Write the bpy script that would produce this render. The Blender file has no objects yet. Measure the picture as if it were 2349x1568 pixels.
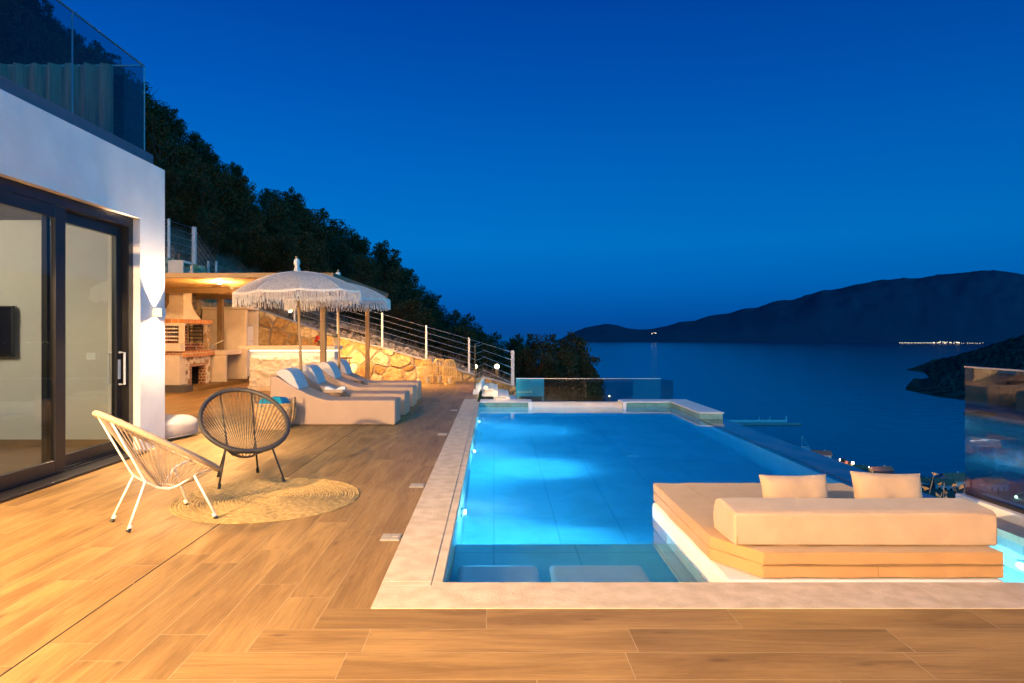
import bpy, bmesh, math, random
import numpy as np
from mathutils import Vector, Matrix, noise as mnoise
random.seed(7); rng = np.random.default_rng(7)
PI = math.pi; R = math.radians
sc = bpy.context.scene
COL = sc.collection

# ------------------------------------------------------------------ camera
CAM_H = 1.38; FPX = 1530.0; PX0 = 1133.0; PY0 = 765.0      # focal length and vanishing point on a 2349 x 1568 picture
cd = bpy.data.cameras.new('camera'); cam = bpy.data.objects.new('camera', cd); COL.objects.link(cam)
cd.sensor_width = 36.0; cd.lens = 36.0*FPX/2349.0
cd.shift_x = (1174.5-PX0)/2349.0; cd.shift_y = (PY0-784.0)/2349.0
cd.clip_start = 0.05; cd.clip_end = 30000
cam.location = (0, 0, CAM_H); cam.rotation_euler = (PI/2, 0, 0)
sc.camera = cam
def P(px, py, Y): return ((px-PX0)*Y/FPX, Y, CAM_H-(py-PY0)*Y/FPX)
def G(px, py, z=0.0):
    Y = FPX*(CAM_H-z)/(py-PY0); return ((px-PX0)*Y/FPX, Y, z)

# ------------------------------------------------------------------ render settings
sc.view_settings.view_transform = 'Standard'; sc.view_settings.look = 'None'
sc.view_settings.exposure = 0.0; sc.view_settings.gamma = 1.0
cy = sc.cycles
cy.max_bounces = 9; cy.diffuse_bounces = 3; cy.glossy_bounces = 5; cy.transmission_bounces = 7
cy.transparent_max_bounces = 16; cy.sample_clamp_indirect = 40.0; cy.caustics_reflective = False
cy.caustics_refractive = True; cy.use_denoising = True; cy.blur_glossy = 0.5
cy.denoising_input_passes = 'RGB_ALBEDO_NORMAL'; cy.denoising_prefilter = 'ACCURATE'
try: cy.denoiser = 'OPENIMAGEDENOISE'
except Exception: pass

# ------------------------------------------------------------------ sky (dusk, after sunset)
w = bpy.data.worlds.new('World'); sc.world = w; w.use_nodes = True
nt = w.node_tree; N = nt.nodes; L = nt.links; N.clear()
tc = N.new('ShaderNodeTexCoord'); sp = N.new('ShaderNodeSeparateXYZ'); L.new(tc.outputs['Generated'], sp.inputs[0])
rp = N.new('ShaderNodeValToRGB'); L.new(sp.outputs['Z'], rp.inputs[0])
def lin(r, g, b): return tuple(((c/255)/12.92 if c/255 <= .04045 else (((c/255)+.055)/1.055)**2.4) for c in (r, g, b)) + (1,)
stops = [(0.0, lin(6, 74, 150)), (0.02, lin(2, 80, 163)), (0.07, lin(0, 101, 187)), (0.13, lin(0, 114, 199)),
         (0.24, lin(0, 100, 191)), (0.34, lin(0, 84, 178)), (0.46, lin(0, 66, 160)), (1.0, lin(0, 44, 120))]
el = rp.color_ramp.elements
el[0].position, el[0].color = stops[0]; el[1].position, el[1].color = stops[-1]
for p, c in stops[1:-1]:
    e = el.new(p); e.color = c
# afterglow of the sunset behind the photographer
dt = N.new('ShaderNodeVectorMath'); dt.operation = 'DOT_PRODUCT'; L.new(tc.outputs['Generated'], dt.inputs[0]); dt.inputs[1].default_value = (0.72, -0.69, 0.06)
mr = N.new('ShaderNodeMapRange'); mr.inputs[1].default_value = 0.05; mr.inputs[2].default_value = 0.95; mr.interpolation_type = 'SMOOTHSTEP'
L.new(dt.outputs['Value'], mr.inputs[0])
glow = N.new('ShaderNodeMix'); glow.data_type = 'RGBA'; L.new(mr.outputs[0], glow.inputs['Factor'])
L.new(rp.outputs[0], glow.inputs['A']); glow.inputs['B'].default_value = (0.05, 0.90, 1.90, 1)
# slightly deeper blue towards the right
mr2 = N.new('ShaderNodeMapRange'); mr2.inputs[1].default_value = -0.35; mr2.inputs[2].default_value = 0.75
mr2.inputs[3].default_value = 1.06; mr2.inputs[4].default_value = 0.84; L.new(sp.outputs['X'], mr2.inputs[0])
bg = N.new('ShaderNodeBackground'); L.new(glow.outputs['Result'], bg.inputs[0]); L.new(mr2.outputs[0], bg.inputs[1])
wo = N.new('ShaderNodeOutputWorld'); L.new(bg.outputs[0], wo.inputs[0])

# ------------------------------------------------------------------ helpers
def link(o, parent=None):
    COL.objects.link(o)
    if parent is not None: o.parent = parent
    return o
def tag(o, label=None, cat=None, group=None, kind=None):
    if label: o['label'] = label
    if cat: o['category'] = cat
    if group: o['group'] = group
    if kind: o['kind'] = kind
    return o
def thing(name, label, cat, loc=(0, 0, 0), rz=0.0, group=None):
    o = bpy.data.objects.new(name, None); o.empty_display_size = .1
    COL.objects.link(o); o.location = loc; o.rotation_euler = (0, 0, rz)
    return tag(o, label, cat, group)
def dup(root, loc=None, rz=None, label=None, group=None):
    r = root.copy(); COL.objects.link(r)
    if loc is not None: r.location = loc
    if rz is not None: r.rotation_euler = (0, 0, rz)
    if label: r['label'] = label
    if group: r['group'] = group
    for ch in list(root.children):
        c = ch.copy(); COL.objects.link(c); c.parent = r
        for g in list(ch.children):
            d = g.copy(); COL.objects.link(d); d.parent = c
    return r
class MB:
    def __init__(s): s.v = []; s.f = []; s.uv = None; s.att = {}
    def add(s, vs, fs):
        b = len(s.v); s.v += [tuple(p) for p in vs]; s.f += [tuple(b+i for i in f) for f in fs]; return s
    def box(s, x0, x1, y0, y1, z0, z1):
        return s.add([(x0, y0, z0), (x1, y0, z0), (x1, y1, z0), (x0, y1, z0), (x0, y0, z1), (x1, y0, z1), (x1, y1, z1), (x0, y1, z1)],
                     [(3, 2, 1, 0), (4, 5, 6, 7), (0, 1, 5, 4), (1, 2, 6, 5), (2, 3, 7, 6), (3, 0, 4, 7)])
    def obox(s, c, ax, ay, az):       # oriented box: centre and three half-axis vectors
        c = Vector(c); ax = Vector(ax); ay = Vector(ay); az = Vector(az)
        vs = [c+i*ax+j*ay+k*az for k in (-1, 1) for j in (-1, 1) for i in (-1, 1)]
        return s.add(vs, [(2, 3, 1, 0), (4, 5, 7, 6), (0, 1, 5, 4), (1, 3, 7, 5), (3, 2, 6, 7), (2, 0, 4, 6)])
    def quad(s, a, b, c, d): return s.add([a, b, c, d], [(0, 1, 2, 3)])
    def tube(s, pts, r, seg=8, closed=False, cap=True):
        pts = [Vector(p) for p in pts]; n = len(pts); rr = r if isinstance(r, (list, tuple)) else [r]*n
        T = []
        for i in range(n):
            a = pts[(i-1) % n] if (closed or i > 0) else pts[i]; b = pts[(i+1) % n] if (closed or i < n-1) else pts[i]
            T.append((b-a).normalized())
        up = Vector((0, 0, 1)) if abs(T[0].z) < .9 else Vector((1, 0, 0))
        u = T[0].cross(up).normalized(); rings = []; b0 = len(s.v)
        for i in range(n):
            u = (u - T[i]*u.dot(T[i]))
            u = u.normalized() if u.length > 1e-6 else T[i].orthogonal().normalized()
            v = T[i].cross(u)
            for k in range(seg):
                a = 2*PI*k/seg; s.v.append(tuple(pts[i]+(u*math.cos(a)+v*math.sin(a))*rr[i]))
        for i in range(n if closed else n-1):
            j = (i+1) % n
            for k in range(seg):
                l = (k+1) % seg
                s.f.append((b0+i*seg+k, b0+i*seg+l, b0+j*seg+l, b0+j*seg+k))
        if cap and not closed:
            s.f.append(tuple(b0+k for k in reversed(range(seg)))); s.f.append(tuple(b0+(n-1)*seg+k for k in range(seg)))
        return s
    def lathe(s, prof, c=(0, 0, 0), seg=24):
        b0 = len(s.v)
        for (r, z) in prof:
            for k in range(seg):
                a = 2*PI*k/seg; s.v.append((c[0]+r*math.cos(a), c[1]+r*math.sin(a), c[2]+z))
        for i in range(len(prof)-1):
            for k in range(seg):
                l = (k+1) % seg; s.f.append((b0+i*seg+k, b0+i*seg+l, b0+(i+1)*seg+l, b0+(i+1)*seg+k))
        s.f.append(tuple(b0+k for k in reversed(range(seg)))); s.f.append(tuple(b0+(len(prof)-1)*seg+k for k in range(seg)))
        return s
    def ball(s, c, r, seg=12, rings=8, sx=1, sy=1, sz=1):
        vs = []; fs = []
        for i in range(rings+1):
            t = PI*i/rings
            for k in range(seg):
                a = 2*PI*k/seg; vs.append((c[0]+r*sx*math.sin(t)*math.cos(a), c[1]+r*sy*math.sin(t)*math.sin(a), c[2]-r*sz*math.cos(t)))
        for i in range(rings):
            for k in range(seg):
                l = (k+1) % seg; fs.append((i*seg+k, i*seg+l, (i+1)*seg+l, (i+1)*seg+k))
        return s.add(vs, fs)
    def prism(s, poly, y0, y1):      # polygon given in XZ (counter-clockwise seen from -Y), extruded along Y
        n = len(poly)
        return s.add([(x, y0, z) for x, z in poly]+[(x, y1, z) for x, z in poly],
                     [tuple(range(n)), tuple(range(2*n-1, n-1, -1))]+[(i, i+n, (i+1) % n+n, (i+1) % n) for i in range(n)])
    def build(s, name, mat, parent=None, smooth=False, bevel=0.0, seg=2, sub=0, recalc=False, loc=None, auto=None):
        me = bpy.data.meshes.new(name); me.from_pydata(s.v, [], s.f)
        if s.uv is not None:
            uvl = me.uv_layers.new(name='UVMap')
            for poly, uvs in zip(me.polygons, s.uv):
                for li, u in zip(poly.loop_indices, uvs): uvl.data[li].uv = u
        for an, vals in s.att.items():
            at = me.attributes.new(an, 'FLOAT', 'POINT'); at.data.foreach_set('value', np.asarray(vals, dtype=np.float32))
        if recalc:
            bm = bmesh.new(); bm.from_mesh(me); bmesh.ops.recalc_face_normals(bm, faces=bm.faces); bm.to_mesh(me); bm.free()
        if smooth: me.polygons.foreach_set('use_smooth', [True]*len(me.polygons))
        me.update(); me.materials.append(mat)
        o = bpy.data.objects.new(name, me); link(o, parent)
        if loc is not None: o.location = loc
        if bevel > 0:
            b = o.modifiers.new('bevel', 'BEVEL'); b.width = bevel; b.segments = seg; b.limit_method = 'ANGLE'; b.angle_limit = R(35)
            if smooth is False and auto is not False:
                me.polygons.foreach_set('use_smooth', [True]*len(me.polygons)); b.harden_normals = True
        if sub:
            m = o.modifiers.new('sub', 'SUBSURF'); m.levels = sub; m.render_levels = sub
        return o

# ------------------------------------------------------------------ materials
def newmat(name):
    m = bpy.data.materials.new(name); m.use_nodes = True; t = m.node_tree; t.nodes.clear()
    o = t.nodes.new('ShaderNodeOutputMaterial'); return m, t, o
def M(name, col, rough=.6, var=.12, scale=6.0, bump=0.0, bscale=60.0, metal=0.0, spec=.5, stretch=(1, 1, 1), col2=None, detail=5, emit=None, estr=0, sheen=0, trans=0, coord='Object', lo=.35, hi=.65):
    m, t, o = newmat(name); n = t.nodes; l = t.links
    b = n.new('ShaderNodeBsdfPrincipled'); l.new(b.outputs[0], o.inputs[0])
    b.inputs['Roughness'].default_value = rough; b.inputs['Metallic'].default_value = metal
    b.inputs['Specular IOR Level'].default_value = spec
    if sheen: b.inputs['Sheen Weight'].default_value = sheen
    tc = n.new('ShaderNodeTexCoord'); mp = n.new('ShaderNodeMapping'); l.new(tc.outputs[coord], mp.inputs[0]); mp.inputs['Scale'].default_value = stretch
    nz = n.new('ShaderNodeTexNoise'); nz.inputs['Scale'].default_value = scale; nz.inputs['Detail'].default_value = detail; l.new(mp.outputs[0], nz.inputs[0])
    cr = n.new('ShaderNodeValToRGB'); l.new(nz.outputs[0], cr.inputs[0])
    c2 = col2 if col2 else tuple(min(1, c*(1+var)) for c in col)
    c1 = col if col2 else tuple(c*(1-var) for c in col)
    cr.color_ramp.elements[0].position = lo; cr.color_ramp.elements[0].color = (*c1, 1)
    cr.color_ramp.elements[1].position = hi; cr.color_ramp.elements[1].color = (*c2, 1)
    l.new(cr.outputs[0], b.inputs['Base Color'])
    if bump:
        n2 = n.new('ShaderNodeTexNoise'); n2.inputs['Scale'].default_value = bscale; n2.inputs['Detail'].default_value = 4; l.new(mp.outputs[0], n2.inputs[0])
        bp = n.new('ShaderNodeBump'); bp.inputs['Strength'].default_value = bump; bp.inputs['Distance'].default_value = .02
        l.new(n2.outputs[0], bp.inputs['Height']); l.new(bp.outputs[0], b.inputs['Normal'])
    if emit: b.inputs['Emission Color'].default_value = (*emit, 1); b.inputs['Emission Strength'].default_value = estr
    return m
def emat(name, col, s):
    m, t, o = newmat(name); e = t.nodes.new('ShaderNodeEmission'); e.inputs[0].default_value = (*col, 1); e.inputs[1].default_value = s
    t.links.new(e.outputs[0], o.inputs[0]); return m
def glassmat(name, tint=(.86, .95, .93), ior=1.5, rough=0.0):
    m, t, o = newmat(name); n = t.nodes; l = t.links
    tr = n.new('ShaderNodeBsdfTransparent'); tr.inputs[0].default_value = (*tint, 1)
    gl = n.new('ShaderNodeBsdfGlossy'); gl.inputs['Roughness'].default_value = rough; gl.inputs[0].default_value = (1, 1, 1, 1)
    fr = n.new('ShaderNodeFresnel'); fr.inputs[0].default_value = ior
    ge = n.new('ShaderNodeNewGeometry'); inv = n.new('ShaderNodeMath'); inv.operation = 'SUBTRACT'; inv.inputs[0].default_value = 1
    l.new(ge.outputs['Backfacing'], inv.inputs[1])
    mu = n.new('ShaderNodeMath'); mu.operation = 'MULTIPLY'; l.new(fr.outputs[0], mu.inputs[0]); l.new(inv.outputs[0], mu.inputs[1])
    mx = n.new('ShaderNodeMixShader'); l.new(mu.outputs[0], mx.inputs[0]); l.new(tr.outputs[0], mx.inputs[1]); l.new(gl.outputs[0], mx.inputs[2])
    l.new(mx.outputs[0], o.inputs[0]); return m

def woodtile():
    m, t, o = newmat('wood_look_tile'); n = t.nodes; l = t.links
    b = n.new('ShaderNodeBsdfPrincipled'); l.new(b.outputs[0], o.inputs[0]); b.inputs['Roughness'].default_value = .5; b.inputs['Specular IOR Level'].default_value = .14
    uv = n.new('ShaderNodeUVMap')
    def nz(sc_, det, rough=.55, dist=0):
        mp = n.new('ShaderNodeMapping'); mp.inputs['Scale'].default_value = sc_; l.new(uv.outputs[0], mp.inputs[0])
        q = n.new('ShaderNodeTexNoise'); q.inputs['Scale'].default_value = 1; q.inputs['Detail'].default_value = det
        q.inputs['Roughness'].default_value = rough; q.inputs['Distortion'].default_value = dist; l.new(mp.outputs[0], q.inputs[0]); return q.outputs[0]
    def mix(f, a, c, mode='MIX'):
        q = n.new('ShaderNodeMix'); q.data_type = 'RGBA'; q.blend_type = mode
        for k, v in (('Factor', f), ('A', a), ('B', c)):
            if isinstance(v, (int, float)): q.inputs[k].default_value = v
            elif isinstance(v, tuple): q.inputs[k].default_value = (*v, 1)
            else: l.new(v, q.inputs[k])
        return q.outputs['Result']
    def rng_(v, a, c, d=0, e=1):
        q = n.new('ShaderNodeMapRange'); l.new(v, q.inputs[0]); q.inputs[1].default_value = a; q.inputs[2].default_value = c
        q.inputs[3].default_value = d; q.inputs[4].default_value = e; return q.outputs[0]
    big = nz((.9, 5.5, 1), 4, .6, .8); streak = nz((1.9, 46, 1), 6, .65, .5); fine = nz((7, 170, 1), 4, .7)
    at = n.new('ShaderNodeAttribute'); at.attribute_name = 'rnd'
    base = mix(rng_(big, .36, .66), (.222, .125, .043), (.392, .235, .083))
    base = mix(rng_(streak, .50, .74, 0, .45), base, (.185, .102, .046))
    base = mix(rng_(fine, .54, .68, 0, .28), base, (.52, .36, .17))
    base = mix(rng_(fine, .46, .30, 0, .32), base, (.13, .070, .026))
    # knots
    mp = n.new('ShaderNodeMapping'); mp.inputs['Scale'].default_value = (1.5, 5.2, 1); l.new(uv.outputs[0], mp.inputs[0])
    vo = n.new('ShaderNodeTexVoronoi'); vo.inputs['Scale'].default_value = 1.1; l.new(mp.outputs[0], vo.inputs[0])
    base = mix(rng_(vo.outputs['Distance'], .03, .11, .6, 0), base, (.09, .045, .022))
    val = rng_(at.outputs['Fac'], 0, 1, .88, 1.10)
    hs = n.new('ShaderNodeHueSaturation'); l.new(base, hs.inputs['Color']); l.new(val, hs.inputs['Value'])
    l.new(hs.outputs[0], b.inputs['Base Color'])
    bp = n.new('ShaderNodeBump'); bp.inputs['Strength'].default_value = .12; bp.inputs['Distance'].default_value = .004
    l.new(streak, bp.inputs['Height']); l.new(bp.outputs[0], b.inputs['Normal'])
    rr = rng_(streak, .3, .7, .36, .52); l.new(rr, b.inputs['Roughness'])
    return m
def stonemat(name, c1, c2, mort, pale=(.62, .52, .36)):
    m, t, o = newmat(name); n = t.nodes; l = t.links
    b = n.new('ShaderNodeBsdfPrincipled'); l.new(b.outputs[0], o.inputs[0]); b.inputs['Roughness'].default_value = .85
    ac = n.new('ShaderNodeAttribute'); ac.attribute_name = 'cell'; am = n.new('ShaderNodeAttribute'); am.attribute_name = 'mort'
    tc = n.new('ShaderNodeTexCoord'); nz = n.new('ShaderNodeTexNoise'); nz.inputs['Scale'].default_value = 9; nz.inputs['Detail'].default_value = 7; nz.inputs['Roughness'].default_value = .65
    l.new(tc.outputs['Object'], nz.inputs[0])
    cr = n.new('ShaderNodeValToRGB'); l.new(ac.outputs['Fac'], cr.inputs[0]); e = cr.color_ramp.elements
    e[0].color = (*c1, 1); e[1].color = (*pale, 1); q = e.new(.5); q.color = (*c2, 1)
    mx = n.new('ShaderNodeMix'); mx.data_type = 'RGBA'; mx.blend_type = 'MULTIPLY'; mx.inputs['Factor'].default_value = .75
    r2 = n.new('ShaderNodeValToRGB'); l.new(nz.outputs[0], r2.inputs[0]); r2.color_ramp.elements[0].position = .32; r2.color_ramp.elements[1].position = .62
    r2.color_ramp.elements[0].color = (.42, .30, .18, 1); r2.color_ramp.elements[1].color = (1, 1, 1, 1)
    l.new(cr.outputs[0], mx.inputs['A']); l.new(r2.outputs[0], mx.inputs['B'])
    m2 = n.new('ShaderNodeMix'); m2.data_type = 'RGBA'; l.new(am.outputs['Fac'], m2.inputs['Factor']); l.new(mx.outputs['Result'], m2.inputs['A']); m2.inputs['B'].default_value = (*mort, 1)
    l.new(m2.outputs['Result'], b.inputs['Base Color'])
    bp = n.new('ShaderNodeBump'); bp.inputs['Strength'].default_value = .9; bp.inputs['Distance'].default_value = .03; l.new(nz.outputs[0], bp.inputs['Height']); l.new(bp.outputs[0], b.inputs['Normal'])
    return m
def brickmat(name, c1, c2, mort, scale=1.0, bw=.22, bh=.07, axes='YZ'):
    m, t, o = newmat(name); n = t.nodes; l = t.links
    b = n.new('ShaderNodeBsdfPrincipled'); l.new(b.outputs[0], o.inputs[0]); b.inputs['Roughness'].default_value = .75
    tc = n.new('ShaderNodeTexCoord'); s = n.new('ShaderNodeSeparateXYZ'); l.new(tc.outputs['Object'], s.inputs[0])
    cb = n.new('ShaderNodeCombineXYZ')
    ad = n.new('ShaderNodeMath'); ad.operation = 'ADD'; l.new(s.outputs['X'], ad.inputs[0]); l.new(s.outputs['Y'], ad.inputs[1])
    l.new(ad.outputs[0], cb.inputs[0]); l.new(s.outputs['Z'], cb.inputs[1])
    br = n.new('ShaderNodeTexBrick'); l.new(cb.outputs[0], br.inputs[0]); br.inputs['Scale'].default_value = scale
    br.inputs['Brick Width'].default_value = bw; br.inputs['Row Height'].default_value = bh; br.inputs['Mortar Size'].default_value = .008
    br.inputs['Color1'].default_value = (*c1, 1); br.inputs['Color2'].default_value = (*c2, 1); br.inputs['Mortar'].default_value = (*mort, 1)
    nz = n.new('ShaderNodeTexNoise'); nz.inputs['Scale'].default_value = 14; nz.inputs['Detail'].default_value = 6; l.new(tc.outputs['Object'], nz.inputs[0])
    mx = n.new('ShaderNodeMix'); mx.data_type = 'RGBA'; mx.blend_type = 'OVERLAY'; mx.inputs['Factor'].default_value = .35
    l.new(br.outputs[0], mx.inputs['A']); l.new(nz.outputs[0], mx.inputs['B']); l.new(mx.outputs['Result'], b.inputs['Base Color'])
    bp = n.new('ShaderNodeBump'); bp.inputs['Strength'].default_value = .4; bp.inputs['Distance'].default_value = .01; bp.invert = True
    l.new(br.outputs['Fac'], bp.inputs['Height']); l.new(bp.outputs[0], b.inputs['Normal']); return m
def tilemat(name, col, joint, w=.62, h=.62, rough=.35, off=0.0, var=.25):
    m, t, o = newmat(name); n = t.nodes; l = t.links
    b = n.new('ShaderNodeBsdfPrincipled'); l.new(b.outputs[0], o.inputs[0]); b.inputs['Roughness'].default_value = rough
    tc = n.new('ShaderNodeTexCoord'); ge = n.new('ShaderNodeNewGeometry')
    sn = n.new('ShaderNodeSeparateXYZ'); l.new(ge.outputs['Normal'], sn.inputs[0])
    ab = n.new('ShaderNodeMath'); ab.operation = 'ABSOLUTE'; l.new(sn.outputs['Z'], ab.inputs[0])
    gt = n.new('ShaderNodeMath'); gt.operation = 'GREATER_THAN'; l.new(ab.outputs[0], gt.inputs[0]); gt.inputs[1].default_value = .5
    s = n.new('ShaderNodeSeparateXYZ'); l.new(tc.outputs['Object'], s.inputs[0])
    ad = n.new('ShaderNodeMath'); ad.operation = 'ADD'; l.new(s.outputs['X'], ad.inputs[0]); l.new(s.outputs['Y'], ad.inputs[1])
    c1 = n.new('ShaderNodeCombineXYZ'); l.new(s.outputs['Y'], c1.inputs[0]); l.new(s.outputs['X'], c1.inputs[1])
    c2 = n.new('ShaderNodeCombineXYZ'); l.new(ad.outputs[0], c2.inputs[0]); l.new(s.outputs['Z'], c2.inputs[1])
    vm = n.new('ShaderNodeMix'); vm.data_type = 'VECTOR'; l.new(gt.outputs[0], vm.inputs['Factor']); l.new(c2.outputs[0], vm.inputs['A']); l.new(c1.outputs[0], vm.inputs['B'])
    br = n.new('ShaderNodeTexBrick'); l.new(vm.outputs['Result'], br.inputs[0]); br.inputs['Scale'].default_value = 1; br.offset = off
    br.inputs['Brick Width'].default_value = w; br.inputs['Row Height'].default_value = h; br.inputs['Mortar Size'].default_value = .0065; br.inputs['Mortar Smooth'].default_value = .3
    br.inputs['Color1'].default_value = (*col, 1); br.inputs['Color2'].default_value = (*[c*.93 for c in col], 1); br.inputs['Mortar'].default_value = (*joint, 1)
    nz = n.new('ShaderNodeTexNoise'); nz.inputs['Scale'].default_value = 2.2; nz.inputs['Detail'].default_value = 8; nz.inputs['Roughness'].default_value = .7; nz.inputs['Distortion'].default_value = .6; l.new(tc.outputs['Object'], nz.inputs[0])
    cr = n.new('ShaderNodeValToRGB'); l.new(nz.outputs[0], cr.inputs[0]); cr.color_ramp.elements[0].position = .3; cr.color_ramp.elements[1].position = .66
    cr.color_ramp.elements[0].color = (1-var, 1-var, 1-var, 1); cr.color_ramp.elements[1].color = (1, 1, 1, 1)
    mx = n.new('ShaderNodeMix'); mx.data_type = 'RGBA'; mx.blend_type = 'MULTIPLY'; mx.inputs['Factor'].default_value = 1; l.new(br.outputs[0], mx.inputs['A']); l.new(cr.outputs[0], mx.inputs['B'])
    l.new(mx.outputs['Result'], b.inputs['Base Color']); return m
def leafmat(name, c1, c2):
    m, t, o = newmat(name); n = t.nodes; l = t.links
    b = n.new('ShaderNodeBsdfPrincipled'); b.inputs['Roughness'].default_value = .6; b.inputs['Specular IOR Level'].default_value = .25
    tr = n.new('ShaderNodeBsdfTranslucent'); mx = n.new('ShaderNodeMixShader'); mx.inputs[0].default_value = .2
    at = n.new('ShaderNodeAttribute'); at.attribute_name = 'rnd'; oi = n.new('ShaderNodeObjectInfo')
    ad = n.new('ShaderNodeMath'); ad.operation = 'MULTIPLY_ADD'; l.new(oi.outputs['Random'], ad.inputs[0]); ad.inputs[1].default_value = .35; l.new(at.outputs['Fac'], ad.inputs[2])
    cr = n.new('ShaderNodeValToRGB'); l.new(ad.outputs[0], cr.inputs[0]); cr.color_ramp.elements[0].color = (*c1, 1); cr.color_ramp.elements[1].color = (*c2, 1); cr.color_ramp.elements[1].position = 1.2
    l.new(cr.outputs[0], b.inputs['Base Color']); l.new(cr.outputs[0], tr.inputs[0])
    l.new(b.outputs[0], mx.inputs[1]); l.new(tr.outputs[0], mx.inputs[2]); l.new(mx.outputs[0], o.inputs[0]); return m
def attmat(name, c1, c2, rough=.8, c3=None):
    m, t, o = newmat(name); n = t.nodes; l = t.links
    b = n.new('ShaderNodeBsdfPrincipled'); b.inputs['Roughness'].default_value = rough; l.new(b.outputs[0], o.inputs[0])
    at = n.new('ShaderNodeAttribute'); at.attribute_name = 'rnd'; cr = n.new('ShaderNodeValToRGB'); l.new(at.outputs['Fac'], cr.inputs[0])
    cr.color_ramp.elements[0].color = (*c1, 1); cr.color_ramp.elements[1].color = (*c2, 1)
    if c3: e = cr.color_ramp.elements.new(.5); e.color = (*c3, 1)
    l.new(cr.outputs[0], b.inputs['Base Color']); return m

TILE = woodtile()
GROUT = M('grout', (.42, .30, .165), .9)
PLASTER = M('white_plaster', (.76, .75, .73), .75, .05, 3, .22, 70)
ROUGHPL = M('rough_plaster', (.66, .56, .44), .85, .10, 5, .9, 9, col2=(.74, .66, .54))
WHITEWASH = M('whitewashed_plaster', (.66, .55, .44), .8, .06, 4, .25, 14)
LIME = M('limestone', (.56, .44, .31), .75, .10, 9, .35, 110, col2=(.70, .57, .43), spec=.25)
LIMEP = M('pale_limestone', (.72, .68, .62), .6, .06, 9, .15, 90)
POOLT = tilemat('pool_tile', (.56, .68, .70), (.36, .46, .50), 1.24, .62, .5, .5, .3)
WALLT = tilemat('pool_wall_tile', (.52, .64, .62), (.36, .46, .46), .62, .7, .35, 0, .35)
SLATE = M('wet_slate', (.012, .014, .018), .10, 0, 3.0, .0, 30, spec=.9, stretch=(1.6, .7, 1), col2=(.045, .05, .055), lo=.45, hi=.6)
GLASS = glassmat('clear_glass'); BALCGL = glassmat('balcony_glass', (.66, .78, .80), 1.5); DGLASS = glassmat('green_tinted_glass', (.55, .72, .74), 1.52); SCREENGL = glassmat('reflective_screen_glass', (.30, .50, .58), 2.3); DOORGL = glassmat('door_glass', (.80, .83, .80), 1.5)
ACRYL = M('frosted_acrylic', (.78, .66, .55), .25, .05, 3)
FRAME = M('dark_aluminium', (.020, .018, .018), .35, .1, 30, .03, 200, spec=.5)
CHANNEL = M('grey_aluminium_channel', (.10, .11, .14), .4, .08)
STEEL = M('brushed_steel', (.60, .58, .56), .3, .06, 40, metal=.9)
WHITEMET = M('white_metal', (.78, .75, .70), .4, .05)
BLACKMET = M('black_metal', (.015, .014, .014), .4, .1)
GREYMET = M('galvanised_post', (.52, .50, .50), .5, .08, 12)
ROPEW = M('cream_cord', (.40, .305, .205), .6, .1, 60)
ROPEB = M('charcoal_cord', (.045, .040, .037), .5, .12, 60)
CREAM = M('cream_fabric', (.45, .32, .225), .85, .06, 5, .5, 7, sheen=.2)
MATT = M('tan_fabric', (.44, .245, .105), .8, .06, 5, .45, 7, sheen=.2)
WHITEFAB = M('white_fabric', (.72, .71, .72), .85, .05, 6, .12, 300)
LOUNGE = M('lounger_vinyl', (.43, .295, .215), .6, .04, 3, .06, 160)
BLUETOWEL = M('turquoise_towel', (.0, .22, .40), .95, .2, 30, .5, 200)
WOOD = M('oak_wood', (.30, .17, .075), .55, .3, 4, .15, 40, stretch=(9, 9, 1))
WOODP = M('painted_brown_wood', (.21, .125, .055), .6, .10, 3, .08, 30)
WOODR = M('wood_rounds', (.32, .17, .07), .6, .3, 12, .3, 40, col2=(.14, .065, .025))
REED = M('reed_ceiling', (.46, .26, .09), .8, .3, 3, .5, 30, stretch=(1, 28, 28), col2=(.62, .38, .15))
WICKER = M('seagrass', (.34, .20, .085), .8, .3, 20, .6, 90, col2=(.50, .34, .17))
BAMBOO = M('bamboo', (.62, .40, .13), .55, .15, 12, .1, 60)
BRICK = brickmat('fire_brick', (.24, .07, .028), (.33, .11, .045), (.45, .36, .26), 1, .24, .075)
TERRA = brickmat('terracotta_blocks', (.46, .16, .04), (.56, .23, .07), (.62, .50, .36), 1, .16, .30)
SOOT = M('soot_black', (.012, .010, .009), .95, .3)
STONE = stonemat('golden_rubble_stone', (.36, .21, .07), (.52, .36, .16), (.25, .19, .13))
STONE2 = stonemat('inlaid_stone', (.20, .12, .05), (.36, .22, .09), (.66, .58, .46), (.42, .30, .15))
SOIL = M('dry_soil', (.050, .033, .020), .95, .25, .6, .8, 4, col2=(.095, .066, .042))
ROCK = attmat('gravel_stone', (.09, .07, .055), (.33, .27, .22), .9, (.19, .155, .125))
DRYG = attmat('dry_grass', (.07, .055, .045), (.25, .20, .15), .9)
LEAF = leafmat('evergreen_leaf', (.032, .020, .005), (.100, .058, .014))
BARK = M('bark', (.05, .04, .03), .95, .3, 10, .8, 20)
YLEAF = attmat('yellow_green_leaf', (.10, .10, .02), (.30, .27, .07), .7)
PLANTG = attmat('strap_leaf', (.05, .07, .03), (.16, .18, .09), .6)
RED = attmat('red_petals', (.45, .01, .01), (.70, .04, .03), .6)
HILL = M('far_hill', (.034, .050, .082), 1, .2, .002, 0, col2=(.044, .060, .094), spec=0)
HEADL = M('scrub_headland', (.022, .024, .022), 1, .2, .05, 0, col2=(.062, .060, .052), spec=0, detail=9)
HWHITE = M('white_house_wall', (.62, .62, .64), .8, .05)
HGREY = M('grey_house_wall', (.45, .46, .48), .8, .05)
ROOF = M('red_tile_roof', (.42, .13, .075), .8, .25, 2, .4, 3)
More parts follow.
